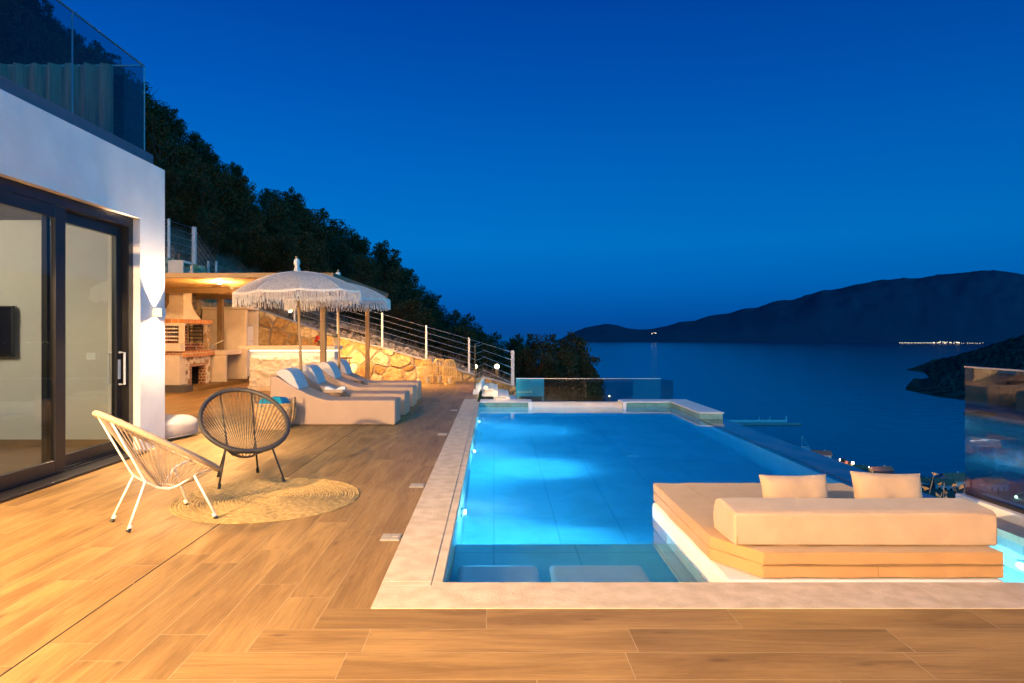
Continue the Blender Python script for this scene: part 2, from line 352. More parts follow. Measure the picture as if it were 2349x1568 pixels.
DARKWIN = M('dark_window', (.01, .012, .016), .2)
CONC = M('concrete', (.34, .31, .29), .85, .12, 3)
CURT = M('brown_curtain', (.42, .20, .13), .9, .2, 6, stretch=(8, 8, .5))
ROOMW = M('room_wall', (.60, .56, .48), .8, .02)
POOLREFL = M('pool_reflection_panel', (.02, .40, .78), .3, .15, 3)  # plain blue carrying the lit pool's reflection
WARM = (1.0, .62, .27); GOLD = (1.0, .55, .19); WARMW = (1.0, .70, .42)
E_WARM = emat('warm_lamp_glow', (1, .72, .40), 8); E_LED = emat('led_strip', (1, .88, .72), 5); E_POOL = emat('pool_lamp_glow', (.75, .92, 1), 30)
E_FAR = emat('far_lamp_glow', (1, .82, .55), 3)

def lamp(kind, name, loc, energy, col, parent=None, size=.05, spot=None, blend=.5, rot=None, tgt=None):
    d = bpy.data.lights.new(name, kind); d.energy = energy; d.color = col; d.cycles.use_multiple_importance_sampling = False
    if kind in ('POINT', 'SPOT'): d.shadow_soft_size = size
    if kind == 'SPOT': d.spot_size = R(spot); d.spot_blend = blend
    if kind == 'AREA':
        d.shape = 'RECTANGLE'; d.size, d.size_y = size
    o = bpy.data.objects.new(name, d); link(o, parent); o.location = loc
    if tgt is not None: o.rotation_euler = (Vector(tgt)-Vector(loc)).to_track_quat('-Z', 'Y').to_euler()
    elif rot is not None: o.rotation_euler = rot
    return o
POLEW = M('pale_teak_wood', (.40, .25, .11), .55, .2, 4, .1, 40, stretch=(9, 9, 1))
def wp(mb, name, mat, root, **kw):       # part whose mesh is given in scene coordinates
    o = mb.build(name, mat, root, **kw); o.location = -root.location; return o
def struct(name, mb, mat, **kw):
    o = mb.build(name, mat, **kw); o['kind'] = 'structure'; return o

# ================================================================== SETTING: sea, far hills, headland, hillside
SEA = -70.0
g = MB(); g.quad((-9000, -200, SEA), (14000, -200, SEA), (14000, 16000, SEA), (-9000, 16000, SEA))
m, t, o_ = newmat('sea_water'); n = t.nodes; l = t.links
b = n.new('ShaderNodeBsdfPrincipled'); l.new(b.outputs[0], o_.inputs[0]); b.inputs['Roughness'].default_value = .16
b.inputs['Specular IOR Level'].default_value = .24
tc = n.new('ShaderNodeTexCoord'); mp = n.new('ShaderNodeMapping'); mp.inputs['Scale'].default_value = (.0022, .010, 1); mp.inputs['Rotation'].default_value = (0, 0, R(25)); l.new(tc.outputs['Object'], mp.inputs[0])
nz = n.new('ShaderNodeTexNoise'); nz.inputs['Scale'].default_value = 1; nz.inputs['Detail'].default_value = 5; nz.inputs['Distortion'].default_value = 1.0; l.new(mp.outputs[0], nz.inputs[0])
cr = n.new('ShaderNodeValToRGB'); l.new(nz.outputs[0], cr.inputs[0]); cr.color_ramp.elements[0].position = .42; cr.color_ramp.elements[1].position = .66
cr.color_ramp.elements[0].color = (.0008, .012, .046, 1); cr.color_ramp.elements[1].color = (.001, .020, .070, 1); l.new(cr.outputs[0], b.inputs['Base Color'])
mp2 = n.new('ShaderNodeMapping'); mp2.inputs['Scale'].default_value = (.05, .09, 1); l.new(tc.outputs['Object'], mp2.inputs[0])
n2 = n.new('ShaderNodeTexNoise'); n2.inputs['Scale'].default_value = 1; n2.inputs['Detail'].default_value = 6; l.new(mp2.outputs[0], n2.inputs[0])
bp = n.new('ShaderNodeBump'); bp.inputs['Strength'].default_value = .22; bp.inputs['Distance'].default_value = 2.0; l.new(n2.outputs[0], bp.inputs['Height']); l.new(bp.outputs[0], b.inputs['Normal'])
struct('sea', g, m)

def interp(x, pts):
    if x <= pts[0][0]: return pts[0][1]
    for (a, ya), (c, yc) in zip(pts, pts[1:]):
        if x <= c: return ya+(yc-ya)*(x-a)/(c-a)
    return pts[-1][1]
def fbm(x, y, z=0, o=5): return mnoise.fractal(Vector((x, y, z)), 1.0, 2.0, o)

# far mountain across the bay
prof = [(1270, 783), (1290, 776), (1315, 763), (1343, 752), (1391, 743), (1415, 746.4), (1439, 753.6), (1465, 756.5), (1492, 755.7), (1535, 747), (1559, 739), (1595, 736), (1626, 725),
        (1674, 719), (1702, 709.5), (1736, 706.6), (1779, 691), (1817, 689), (1889, 666), (1913, 666), (1961, 654), (2010, 646), (2071, 639), (2100, 640.5), (2153, 631), (2200, 627), (2277, 621), (2311, 624), (2349, 631), (2500, 650), (2800, 640), (3300, 690)]
g = MB(); cols = list(range(1262, 3300, 9)); rows = 26
Dsh = lambda px: 5350-interp(px, [(1262, 0), (1400, 50), (2000, 350), (2349, 500), (3300, 900)])
for px in cols:
    y = interp(px, prof)
    D0 = Dsh(px); Dr = D0+min(1900, 80+28*(783-y)+200)
    zr = CAM_H+(PY0-y)*Dr/FPX-SEA
    for j in range(rows):
        tt = j/(rows-1)*1.25; D = D0+(Dr-D0)*tt
        h = zr*(1-(1-min(tt, 1))**1.55) if tt <= 1 else zr*(1-(tt-1)*1.2)
        if 0 < tt < .95: h *= 1+.10*fbm(px*.010, tt*3.2)*(1-tt)+.05*fbm(px*.03, tt*12, 3)
        elif tt >= .95: h += zr*.006*fbm(px*.11, 1.3)
        X = (px-PX0)*D/FPX
        g.v.append((X, D, SEA+max(-2, h)-1.0*(j == 0)))
nc = len(cols)
for i in range(nc-1):
    for j in range(rows-1): g.f.append((i*rows+j, (i+1)*rows+j, (i+1)*rows+j+1, i*rows+j+1))
struct('far_hills', g, HILL, smooth=True)

# scrub covered headland on the right
def headland(sil, coast, depth, nm, mat, amp):
    g = MB(); px0, px1 = sil[0][0], sil[-1][0]; cols = [px0+(px1-px0)*i/110 for i in range(111)]; rows = 22
    for px in cols:
        yc = interp(px, coast); ys = interp(px, sil); Dn = (CAM_H-SEA)*FPX/(yc-PY0); Dr = Dn+min(depth, 12+9*(yc-ys))
        zr = max(.3, CAM_H+(PY0-ys)*Dr/FPX-SEA)
        for j in range(rows):
            tt = j/(rows-1)*1.3; D = Dn+(Dr-Dn)*tt
            h = zr*min(1, tt)**.85 if tt <= 1 else zr*(1-(tt-1)*2.2)
            if tt > .02: h += amp*fbm(px*.08, D*.03, 2)*min(1, h/6)+amp*.5*fbm(px*.4, D*.12, 5, 3)*min(1, h/6)
            g.v.append(((px-PX0)*D/FPX, D, SEA+h-(1.0 if j == 0 else 0)))
    for i in range(110):
        for j in range(rows-1): g.f.append((i*rows+j, (i+1)*rows+j, (i+1)*rows+j+1, i*rows+j+1))
    return struct(nm, g, mat, smooth=False)
headland([(2081, 848), (2095, 844), (2134, 829), (2201, 813), (2253, 797), (2301, 782), (2349, 767), (2450, 735), (2700, 690)],
         [(2081, 850.5), (2110, 854), (2124, 857), (2130, 868), (2200, 890), (2300, 905), (2700, 960)], 420, 'headland', HEADL, 3.2)
headland([(2078, 893.5), (2095, 882), (2127, 869), (2170, 858), (2230, 850), (2349, 830), (2700, 800)],
         [(2078, 896), (2110, 905), (2158, 912.5), (2214, 919), (2260, 925), (2349, 938), (2700, 1000)], 200, 'headland_shore', HEADL, 2.4)
g = MB(); x, y, z = G(2225, 951, SEA); g.ball((x+9, y, SEA), 11, 14, 6, 1.4, .5, .22); struct('islet', g, HEADL)

# the hillside
def base_(X):
    if X < -8.4: return 2.6+.45*(-8.4-X)
    return interp(X, [(-8.4, 2.45), (-6.82, 2.0), (-4.8, 1.27), (-3.08, .85), (-.6, .10), (.8, -.32), (4, -1.8), (14, -7.5), (120, -68.5)])
def T(X, Y):
    if Y >= 19.62 or X < -8.4:
        k = max(-.20, min(.32, -.015*X-.09)); b0 = base_(X)
        d = min(max(Y-19.62, 0), 23) if Y >= 19.62 else 0
        z = b0+k*d
        if Y > 46: z -= (Y-46)*.35
        if X < -8.4 and Y < 19.62: z = 3.2+.45*(-8.4-X)
        if 20.4 < Y: z += .30*fbm(X*.35, Y*.35, 4)
        if 19.7 < Y < 22.5 and -6.5 < X < .3: z += .17*math.exp(-((Y-20.6)/.6)**2)*min(1, (X+6.5)/.8)*min(1, max(0, (.3-X)/1.2))
        return max(z, SEA-2)
    return max(-2.6-.62*max(0, X-4.3), SEA-2)
xs = sorted(set([-70+4*i for i in range(14)]+[-16+.55*i for i in range(56)]+[15, 18, 22, 27, 33, 40, 50, 65, 80, 95, 112, 125, 140]+[-8.45, -8.38]))
ys = sorted(set([-60, -40, -25, -15, -8, 0, 5, 9, 12, 15, 17, 18.5, 19.55, 19.65]+[20+.6*i for i in range(46)]+[50, 56, 64, 75, 90, 110, 140]))
g = MB()
for X in xs:
    for Y in ys: g.v.append((X, Y, T(X, Y)))
nY = len(ys)
for i in range(len(xs)-1):
    for j in range(nY-1): g.f.append((i*nY+j, (i+1)*nY+j, (i+1)*nY+j+1, i*nY+j+1))
struct('hillside', g, SOIL, smooth=True)

# flat strip of coast with the village
cpts = [(1788, 1013), (1815, 1022), (1845, 1036), (1900, 1056), (1950, 1069), (2000, 1085), (2060, 1093), (2150, 1103), (2349, 1114), (2700, 1120)]
poly = [G(px, py, SEA) for px, py in cpts]; g = MB(); nn = len(poly)
g.v = [(x, y, SEA+.9) for x, y, z in poly]+[(x*.99, y*.985, SEA+2.2) for x, y, z in poly]+[(60, 235, SEA+2.4), (160, 210, SEA+2.4), (330, 180, SEA+2.4)]
for i in range(nn-1): g.f.append((i, i+nn, i+1+nn, i+1))
g.f.append(tuple([nn+i for i in range(nn)]+[2*nn+2, 2*nn+1, 2*nn]))
struct('coast', g, SOIL, recalc=True)

# ================================================================== DECK
class Planks(MB):
    def __init__(s): super().__init__(); s.uv = []; s.att = {'rnd': []}
    def plank(s, x0, x1, y0, y1, along):
        if x1-x0 < .02 or y1-y0 < .02: return
        r1, r2, r3 = random.uniform(0, 60), random.uniform(0, 60), random.random(); z = 0
        s.add([(x0, y0, z), (x1, y0, z), (x1, y1, z), (x0, y1, z)], [(0, 1, 2, 3)])
        c = [(0, 0), (x1-x0, 0), (x1-x0, y1-y0), (0, y1-y0)]
        s.uv.append([((q[1]+r1, q[0]+r2) if along == 'y' else (q[0]+r1, q[1]+r2)) for q in c]); s.att['rnd'] += [r3]*4
PITCH = .228; GAP = .0042; PL = 1.2
d = Planks()
for i in range(-1, 37):
    X1 = -.620-PITCH*i; X0 = X1-PITCH+GAP
    ys0 = 13.95 if i < 0 else max(3.34-PITCH*i, -3.5)
    if X0 < -4.06: ys0 = 8.33
    y = ys0-random.choice([0, .4, .8])-random.uniform(0, .05) if ys0 != 3.34 else ys0
    while y < 19.4:
        d.plank(X0, X1, max(y, ys0), min(y+PL-GAP, 19.4), 'y'); y += PL
for j in range(0, 30):
    Y1 = 3.338-PITCH*j; Y0 = Y1-PITCH+GAP; xl = -.620-PITCH*(j+1)+GAP; x = xl-random.choice([0, .35, .7]) if j % 2 else xl-random.uniform(.1, .9)
    first = True
    while x < 7:
        d.plank(max(x, xl), min(x+PL-GAP, 7), Y0, Y1, 'x'); x += PL
struct('deck', d, TILE)
g = MB(); g.box(-9.2, -.60, -6, 19.45, -.15, -.0006); g.box(-.60, 7.2, -6, 3.36, -.15, -.0006); g.box(-.60, -.37, 13.92, 19.45, -.15, -.0006)
struct('deck_grout_bed', g, GROUT)
g = MB(); xd = -.620-PITCH*6+GAP/2
yy = -3.4
while yy < 9.98:
    g.box(xd-.0038, xd+.0038, yy, yy+1.17, -.002, .0012); yy += 1.18

tag(g.build('slot_drain', SOOT), 'long narrow dark drain slot running across the wooden deck', 'drain')

PLATE = M('plate_plastic', (.38, .34, .29), .6, .05)
# small white floor plates along the pool edge
for k, (x, y, lab) in enumerate([(-.694, 4.5, 'white square floor plate nearest the front corner of the pool'), (-.694, 6.03, 'white square floor plate beside the second underwater pool lamp'),
                            (-.70, 9.1, 'white square floor plate level with the near lounger foot'), (-.71, 11.93, 'white square floor plate farthest along the pool edge')]):
    r = thing('floor_plate', lab, 'floor plate', (x, y, 0), 0, 'white service plates set in the deck')
    a = MB(); a.box(-.065, .065, -.075, .075, .0008, .006); a.build('frame', PLATE, r, bevel=.002)
    for sx in (-1, 1):
        for sy in (-1, 1):
            c = MB(); c.box(sx*.031-.025, sx*.031+.025, sy*.036-.029, sy*.036+.029, .0062, .0085); c.build('cover', PLATE, r)

# ================================================================== POOL
pool = thing('swimming_pool', 'long infinity swimming pool lit blue from below with pale stone coping', 'swimming pool', (1.63, 8.5, 0))
PX_0, PX_1, PY_0, PY_1, WZ, FZ = -.297, 3.565, 3.69, 13.45, -.115, -1.50
g = MB(); g.quad((PX_0, PY_0, FZ), (PX_1, PY_0, FZ), (PX_1, PY_1, FZ), (PX_0, PY_1, FZ)); wp(g, 'pool_floor', POOLT, pool)
g = MB(); g.quad((PX_0, PY_0, FZ), (PX_0, PY_1, FZ), (PX_0, PY_1, -.03), (PX_0, PY_0, -.03)); g.quad((PX_1, PY_1, FZ), (PX_1, PY_0, FZ), (PX_1, PY_0, -.116), (PX_1, PY_1, -.116))
g.quad((PX_1, PY_0, FZ), (PX_0, PY_0, FZ), (PX_0, PY_0, -.03), (PX_1, PY_0, -.03)); g.quad((PX_0, PY_1, FZ), (PX_1, PY_1, FZ), (PX_1, PY_1, -.12), (PX_0, PY_1, -.12))
wp(g, 'pool_wall', WALLT, pool)
g = MB(); g.box(-.60, PX_0-.012, 3.40, 13.9, -1.7, -.051); g.box(PX_1+.012, 3.95, 5.5, 13.9, -3.6, -.15); g.box(-.60, 3.9, 13.47, 13.88, -3.2, -.15); g.box(-.60, 3.9, 3.40, 3.678, -1.7, -.051)
wp(g, 'outer_wall', CONC, pool)
g = MB(); g.box(PX_0+.003, PX_1-.003, PY_0+.003, 5.15, FZ+.003, -.52); wp(g, 'entry_shelf', tilemat('shelf_tile', (.28, .74, .80), (.16, .50, .56), .62, .62, .4), pool, bevel=.012)
# coping slabs
g = MB()
def slabs_y(x0, x1, y0, y1, z0, z1, L_=1.3):
    k = max(1, round((y1-y0)/L_)); s_ = (y1-y0)/k
    for i in range(k): g.box(x0, x1, y0+i*s_+.0006, y0+(i+1)*s_-.0006, z0, z1)
def slabs_x(x0, x1, y0, y1, z0, z1, L_=1.3):
    k = max(1, round((x1-x0)/L_)); s_ = (x1-x0)/k
    for i in range(k): g.box(x0+i*s_+.0006, x0+(i+1)*s_-.0006, y0, y1, z0, z1)
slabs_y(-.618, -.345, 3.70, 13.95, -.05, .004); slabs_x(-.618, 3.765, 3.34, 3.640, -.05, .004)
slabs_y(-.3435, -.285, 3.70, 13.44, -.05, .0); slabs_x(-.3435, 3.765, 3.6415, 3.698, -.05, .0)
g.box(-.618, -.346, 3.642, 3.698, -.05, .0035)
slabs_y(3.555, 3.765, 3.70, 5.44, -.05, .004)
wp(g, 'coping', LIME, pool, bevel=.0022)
g = MB(); g.box(PX_1+.001, 3.77, 3.60, 5.44, -1.4, -.052); wp(g, 'side_wall', WALLT, pool)
# infinity edge, its wet ledge and the low end walls
g = MB(); g.box(PX_1-.002, 4.02, 5.47, 11.60, -.30, -.111); wp(g, 'overflow_ledge', SLATE, pool)
g = MB(); g.box(3.58, 3.98, 11.6, 13.9, -.40, -.022); wp(g, 'side_parapet', tilemat('pool_lit_parapet_tile', (.20, .40, .39), (.12, .24, .24), .5, .6, .4, 0, .45), pool)  # pool glow tinted into the tile colour
for bx in ((3.56, 4.0, 11.58, 13.92, -.018, .004), (2.66, 3.556, 13.43, 13.92, -.018, .004), (-.28, .70, 13.43, 13.92, -.018, .003)):
    g = MB(); g.box(*bx); wp(g, 'parapet_cap', LIMEP, pool, bevel=.004)
PT = tilemat('pool_lit_end_tile', (.13, .36, .35), (.07, .20, .20), .5, .6, .4, 0, .5)  # teal light from the pool painted into this tile colour
for bx in ((2.66, 3.576, 13.452, 13.9, -.4, -.022), (-.29, .69, 13.452, 13.9, -.4, -.022)):
    g = MB(); g.box(*bx); wp(g, 'end_parapet', PT, pool)
for x0, x1 in ((.695, .77), (2.59, 2.665)):
    g = MB(); g.box(x0, x1, 13.40, 13.9, -.45, .002); wp(g, 'window_post', WHITEMET, pool, bevel=.004)
g = MB(); g.box(.772, 2.588, 13.46, 13.56, -1.3, -.006); wp(g, 'window_panel', ACRYL, pool, bevel=.004)
g = MB(); g.box(.772, 2.588, 13.43, 13.455, -.012, -.004); wp(g, 'window_rail', STEEL, pool)
# underwater lamps
for LX, Y, LZ, SG in ((PX_0+.001, 6.0, -.52, 1), (PX_0+.001, 8.9, -.52, 1), (PX_0+.001, 11.75, -.52, 1), (PX_1-.001, 4.45, -.34, -1)):
    g = MB(); g.lathe([(.0, 0), (.105, 0), (.11, .012), (.085, .03), (.0, .032)], (0, 0, 0), 24)
    o = g.build('pool_lamp', WHITEMET, pool, smooth=True); o.location = Vector((LX, Y, LZ))-pool.location; o.rotation_euler = (0, SG*PI/2, 0)
    g = MB(); g.lathe([(0, .033), (.055, .033), (.045, .045), (0, .05)], (0, 0, 0), 20); c = g.build('lens', E_POOL, o, smooth=True)
    L1 = lamp('SPOT', 'pool_lamp_light', (0, 0, .08), (430 if SG > 0 else 25), (.66, .92, 1.0), o, .03, 58, .9)
    lamp('POINT', 'pool_glow_light', (0, 0, .13), (125 if SG > 0 else 46), (.40, .86, 1.0), o, .04)
    # the light points into the pool and down towards its floor
    L1.rotation_euler = Vector((-.80*SG, 0.0, -.60)).to_track_quat('Z', 'Y').to_euler()
g = MB(); g.lathe([(0, 0), (.09, 0), (.09, .008), (0, .012)], (0, 0, 0), 20); o = g.build('floor_drain', WHITEMET, pool); o.location = Vector((2.0, 9.6, FZ+.001))-pool.location
PADM = M('pad_white', (.84, .84, .80), .6, .04)
# seats lying on the entry shelf
for x0, x1, lab in ((-.24, .30, 'left of two pale flat pads lying under water on the pool shelf'), (.38, 1.02, 'right of two pale flat pads lying under water on the pool shelf')):
    g = MB(); g.box(x0, x1, 3.74, 4.62, -.518, -.42); tag(g.build('shelf_pad', PADM, bevel=.04, seg=4), lab, 'pool pad', 'submerged pads on the pool shelf')
# pool water
g = MB(); g.box(PX_0-.006, PX_1+.003, PY_0-.006, PY_1+.0015, FZ-.05, WZ)
m, t, o_ = newmat('pool_water'); n = t.nodes; l = t.links
gb = n.new('ShaderNodeBsdfGlass'); gb.inputs['IOR'].default_value = 1.33; gb.inputs['Roughness'].default_value = 0
tc = n.new('ShaderNodeTexCoord'); nz = n.new('ShaderNodeTexNoise'); nz.inputs['Scale'].default_value = 1.4; nz.inputs['Detail'].default_value = 2; l.new(tc.outputs['Object'], nz.inputs[0])
bp = n.new('ShaderNodeBump'); bp.inputs['Strength'].default_value = .035; bp.inputs['Distance'].default_value = .05; l.new(nz.outputs[0], bp.inputs['Height']); l.new(bp.outputs[0], gb.inputs['Normal'])
l.new(gb.outputs[0], o_.inputs['Surface'])
va = n.new('ShaderNodeVolumeAbsorption'); va.inputs[0].default_value = (.10, .79, .965, 1); va.inputs[1].default_value = .95
vs = n.new('ShaderNodeVolumeScatter'); vs.inputs[0].default_value = (.7, .9, 1, 1); vs.inputs['Density'].default_value = .06; vs.inputs['Anisotropy'].default_value = .2
ad = n.new('ShaderNodeAddShader'); l.new(va.outputs[0], ad.inputs[0]); l.new(vs.outputs[0], ad.inputs[1]); l.new(ad.outputs[0], o_.inputs['Volume'])
struct('water', g, m)

# glass screen with its kerb on the right of the pool
r = thing('glass_screen', 'tall frameless glass screen on a pale kerb at right edge of pool', 'glass screen', (3.85, 3.6, 0))
g = MB(); g.box(3.767, 4.02, .6, 5.45, -1.2, .075); wp(g, 'kerb', PLASTER, r, bevel=.01)
g = MB(); g.box(3.82, 3.88, .6, 5.40, .0755, .10); wp(g, 'channel', FRAME, r)
g = MB(); g.box(3.842, 3.858, .62, 5.44, .101, 1.10); wp(g, 'pane', SCREENGL, r)
g = MB(); g.box(3.838, 3.862, .62, 5.445, 1.101, 1.112); wp(g, 'top_rail', STEEL, r)

# daybed in the water
r = thing('daybed', 'low cream daybed on a white plinth standing in the pool', 'daybed', (2.1, 4.6, 0))
g = MB(); g.box(1.30, 2.875, 3.72, 5.50, -.20, -.004); wp(g, 'plinth', PLASTER, r, bevel=.035, seg=4)
g = MB(); g.box(1.40, 2.78, 3.80, 5.42, -1.5, -.201); wp(g, 'foot', WHITEWASH, r, bevel=.02)
for z0, z1, nm in ((.004, .0762, 'mattress'), (.0772, .150, 'mattress')):
    g = MB(); x0, x1, y0, y1 = 1.31, 2.865, 3.745, 5.49
    ch = .30
    pl = [(x0+.0, y0+ch), (x0+.20, y0), (x1, y0), (x1, y1), (x0, y1)]
    nn = len(pl); g.add([(x, y, z0) for x, y in pl]+[(x, y, z1) for x, y in pl], [tuple(reversed(range(nn))), tuple(range(nn, 2*nn))]+[(i, (i+1) % nn, (i+1) % nn+nn, i+nn) for i in range(nn)])
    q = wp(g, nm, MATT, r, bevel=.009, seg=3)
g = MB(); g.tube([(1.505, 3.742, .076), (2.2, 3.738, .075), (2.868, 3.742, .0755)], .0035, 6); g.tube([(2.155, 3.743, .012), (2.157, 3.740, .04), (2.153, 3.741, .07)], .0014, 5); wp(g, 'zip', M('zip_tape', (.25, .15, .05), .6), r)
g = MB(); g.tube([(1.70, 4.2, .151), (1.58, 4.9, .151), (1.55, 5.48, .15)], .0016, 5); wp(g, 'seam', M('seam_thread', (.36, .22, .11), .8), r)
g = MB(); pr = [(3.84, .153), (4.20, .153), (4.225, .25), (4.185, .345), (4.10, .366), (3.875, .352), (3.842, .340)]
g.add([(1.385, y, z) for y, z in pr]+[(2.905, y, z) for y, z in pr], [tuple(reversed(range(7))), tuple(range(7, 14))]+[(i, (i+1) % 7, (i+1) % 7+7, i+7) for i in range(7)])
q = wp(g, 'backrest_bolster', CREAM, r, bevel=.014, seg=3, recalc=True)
g = MB(); g.tube([(1.400, 3.838, .165), (1.401, 3.842, .22)], .004, 6); g.tube([(1.40, 3.836, .164), (2.885, 3.836, .160)], .0025, 6); wp(g, 'bolster_zip', M('brass_zip', (.30, .19, .07), .4), r)

tx = bpy.data.textures.new('soft_creases', 'CLOUDS'); tx.noise_scale = .16; tx.noise_depth = 3
for o in r.children:
    if o.name.startswith(('mattress', 'backrest_bolster')):
        m_ = o.modifiers.new('dense', 'SUBSURF'); m_.subdivision_type = 'SIMPLE'; m_.levels = m_.render_levels = 4
        d_ = o.modifiers.new('creases', 'DISPLACE'); d_.texture = tx; d_.strength = .011 if o.name.startswith('mat') else .016; d_.mid_level = .5; d_.texture_coords = 'GLOBAL'
def cushion(name, wid, hei, thick, mat, label, cat, loc, rot, group=None, seed=1):
    g = MB(); nu, nv = 24, 16
    for s in (1, -1):
        for j in range(nv+1):
            for i in range(nu+1):
                u = i/nu*2-1; v = j/nv*2-1
                px = u*wid/2*(1-.06*(1-abs(v)**2)*abs(u)**3); pz = v*hei/2*(1-.07*(1-abs(u)**2)*abs(v)**3)
                th = thick/2*((1-u**4)*(1-v**4))**.45
                wr = .010*fbm(u*2.2+seed, v*1.6, s)*(1-u*u)*(1-v*v)+.007*math.sin((u*7+v*2.0+seed))*(max(0, v)**2)*(1-u*u)
                g.v.append((px, s*(th+wr), pz+hei/2))
        b0 = 0 if s == 1 else (nu+1)*(nv+1)
        for j in range(nv):
            for i in range(nu):
                a = b0+j*(nu+1)+i; q = (a, a+1, a+nu+2, a+nu+1); g.f.append(q if s == -1 else tuple(reversed(q)))
    o = g.build(name, mat, smooth=True); o.location = loc; o.rotation_euler = rot
    return tag(o, label, cat, group)
cushion('scatter_cushion', .465, .285, .14, CREAM, 'left of the two cream cushions behind the daybed bolster', 'cushion', (2.025, 4.44, .15), (R(-16), 0, R(2)), 'cream cushions on the daybed', 1)
cushion('scatter_cushion', .465, .30, .14, CREAM, 'right of the two cream cushions behind the daybed bolster', 'cushion', (2.640, 4.44, .15), (R(-16), R(1.5), R(-3)), 'cream cushions on the daybed', 3)

# ================================================================== HOUSE
hs = thing('house', 'white plastered villa with dark sliding doors and glass balcony above', 'house', (-5.5, 3.0, 0))
XF = -4.10
g = MB(); g.box(-4.35, XF, 7.73, 8.31, 0, 2.71); g.box(-4.35, XF, -6, 4.75, 0, 2.71); g.box(-4.35, XF, -6, 8.31, 2.71, 3.41); g.box(-9.5, -4.352, 8.13, 8.31, 0, 3.41)
wp(g, 'wall', PLASTER, hs)
g = MB(); g.box(-9.5, -4.352, -6, 8.128, 2.76, 3.03); wp(g, 'balcony_floor', CONC, hs)
g = MB(); g.box(-9.3, -4.31, -6, 8.12, -.02, .0); wp(g, 'room_floor', M('room_floor_wood', (.20, .12, .065), .45, .25, 3, stretch=(1, 9, 1)), hs)
g = MB(); g.box(-9.3, -4.36, 8.10, 8.128, .0, 2.755); g.box(-9.32, -9.28, -6, 8.10, 0, 2.755); g.box(-9.3, -4.36, -.1, 0, 0, 2.755); wp(g, 'room_wall', ROOMW, hs)
g = MB(); g.box(-9.27, -4.40, 8.085, 8.099, .0, .09); wp(g, 'skirting', WOODP, hs)
# main door frame
g = MB(); xo0, xo1 = -4.34, -4.18
g.box(xo0, xo1, 4.752, 7.73, 2.60, 2.708); g.box(xo0, xo1, 7.64, 7.728, .0, 2.60); g.box(xo0, xo1, 4.754, 4.84, 0, 2.60)
g.box(-4.34, -3.99, 4.754, 7.728, .001, .028); g.box(-4.275, -4.255, 4.84, 7.64, .028, .05); g.box(-4.20, -4.185, 4.84, 7.64, .028, .045)
wp(g, 'door_frame', FRAME, hs, bevel=.004)
def panel(y0, y1, x, stl, nm):
    g = MB(); x0, x1 = x-.028, x+.028
    g.box(x0, x1, y0, y0+stl, .05, 2.595); g.box(x0, x1, y1-stl, y1, .05, 2.595); g.box(x0, x1, y0+stl, y1-stl, 2.48, 2.595); g.box(x0, x1, y0+stl, y1-stl, .05, .17)
    p = wp(g, nm, FRAME, hs, bevel=.005)
    g = MB(); g.box(x-.004, x+.004, y0+stl, y1-stl, .17, 2.48); q = g.build('pane', DOORGL, p)
    return p
pa = panel(4.80, 6.50, -4.20, .15, 'sliding_door'); pb = panel(6.36, 7.63, -4.29, .10, 'sliding_door')
g = MB()
for xx in (-4.255,):
    g.tube([(-4.262, 7.585, 1.16), (-4.20, 7.585, 1.16), (-4.20, 7.585, .80), (-4.262, 7.585, .80)], .013, 8)
g.tube([(-4.318, 7.585, 1.16), (-4.38, 7.585, 1.16), (-4.38, 7.585, .80), (-4.318, 7.585, .80)], .013, 8); g.box(-4.262, -4.258, 7.56, 7.61, .86, 1.08)
g.build('handle', WHITEMET, pb, smooth=False)
# balcony balustrade
g = MB(); g.box(-4.32, -4.165, -6, 8.16, 3.411, 3.56); wp(g, 'balustrade_channel', CHANNEL, hs, bevel=.006)
for y0, y1 in ((-1, 2.6), (2.62, 6.715), (6.735, 8.09)):
    g = MB(); g.box(-4.258, -4.244, y0, y1, 3.56, 4.62); wp(g, 'balustrade_pane', BALCGL, hs)
g = MB(); g.box(-9.4, -4.262, 8.085, 8.099, 3.41, 4.62); wp(g, 'balustrade_pane', BALCGL, hs)
g = MB(); g.box(-4.262, -4.240, -1, 8.10, 4.621, 4.634); g.box(-9.4, -4.263, 8.081, 8.103, 4.621, 4.634); g.box(-4.256, -4.246, 6.718, 6.732, 3.56, 4.62); g.box(-4.243, -4.236, 8.09, 8.10, 3.56, 4.62); wp(g, 'balustrade_edge_strip', STEEL, hs)
g = MB(); g.box(-8.6, -8.4, -6, 8.0, 3.031, 6.2); wp(g, 'upper_wall', PLASTER, hs)

# wing of the house behind the photographer, with unseen lamps added to light the near deck
wg = thing('house_wing', 'white plastered wing of the villa facing the near end of the pool', 'house', (0, -4.2, 0))
g = MB(); g.box(-4.1, 10.5, -4.5, -4.2, 0, 3.4); wp(g, 'wall', PLASTER, wg)
g = MB(); g.box(-1.5, 3.0, -4.198, -4.18, .0, 2.4); wp(g, 'door', FRAME, wg)

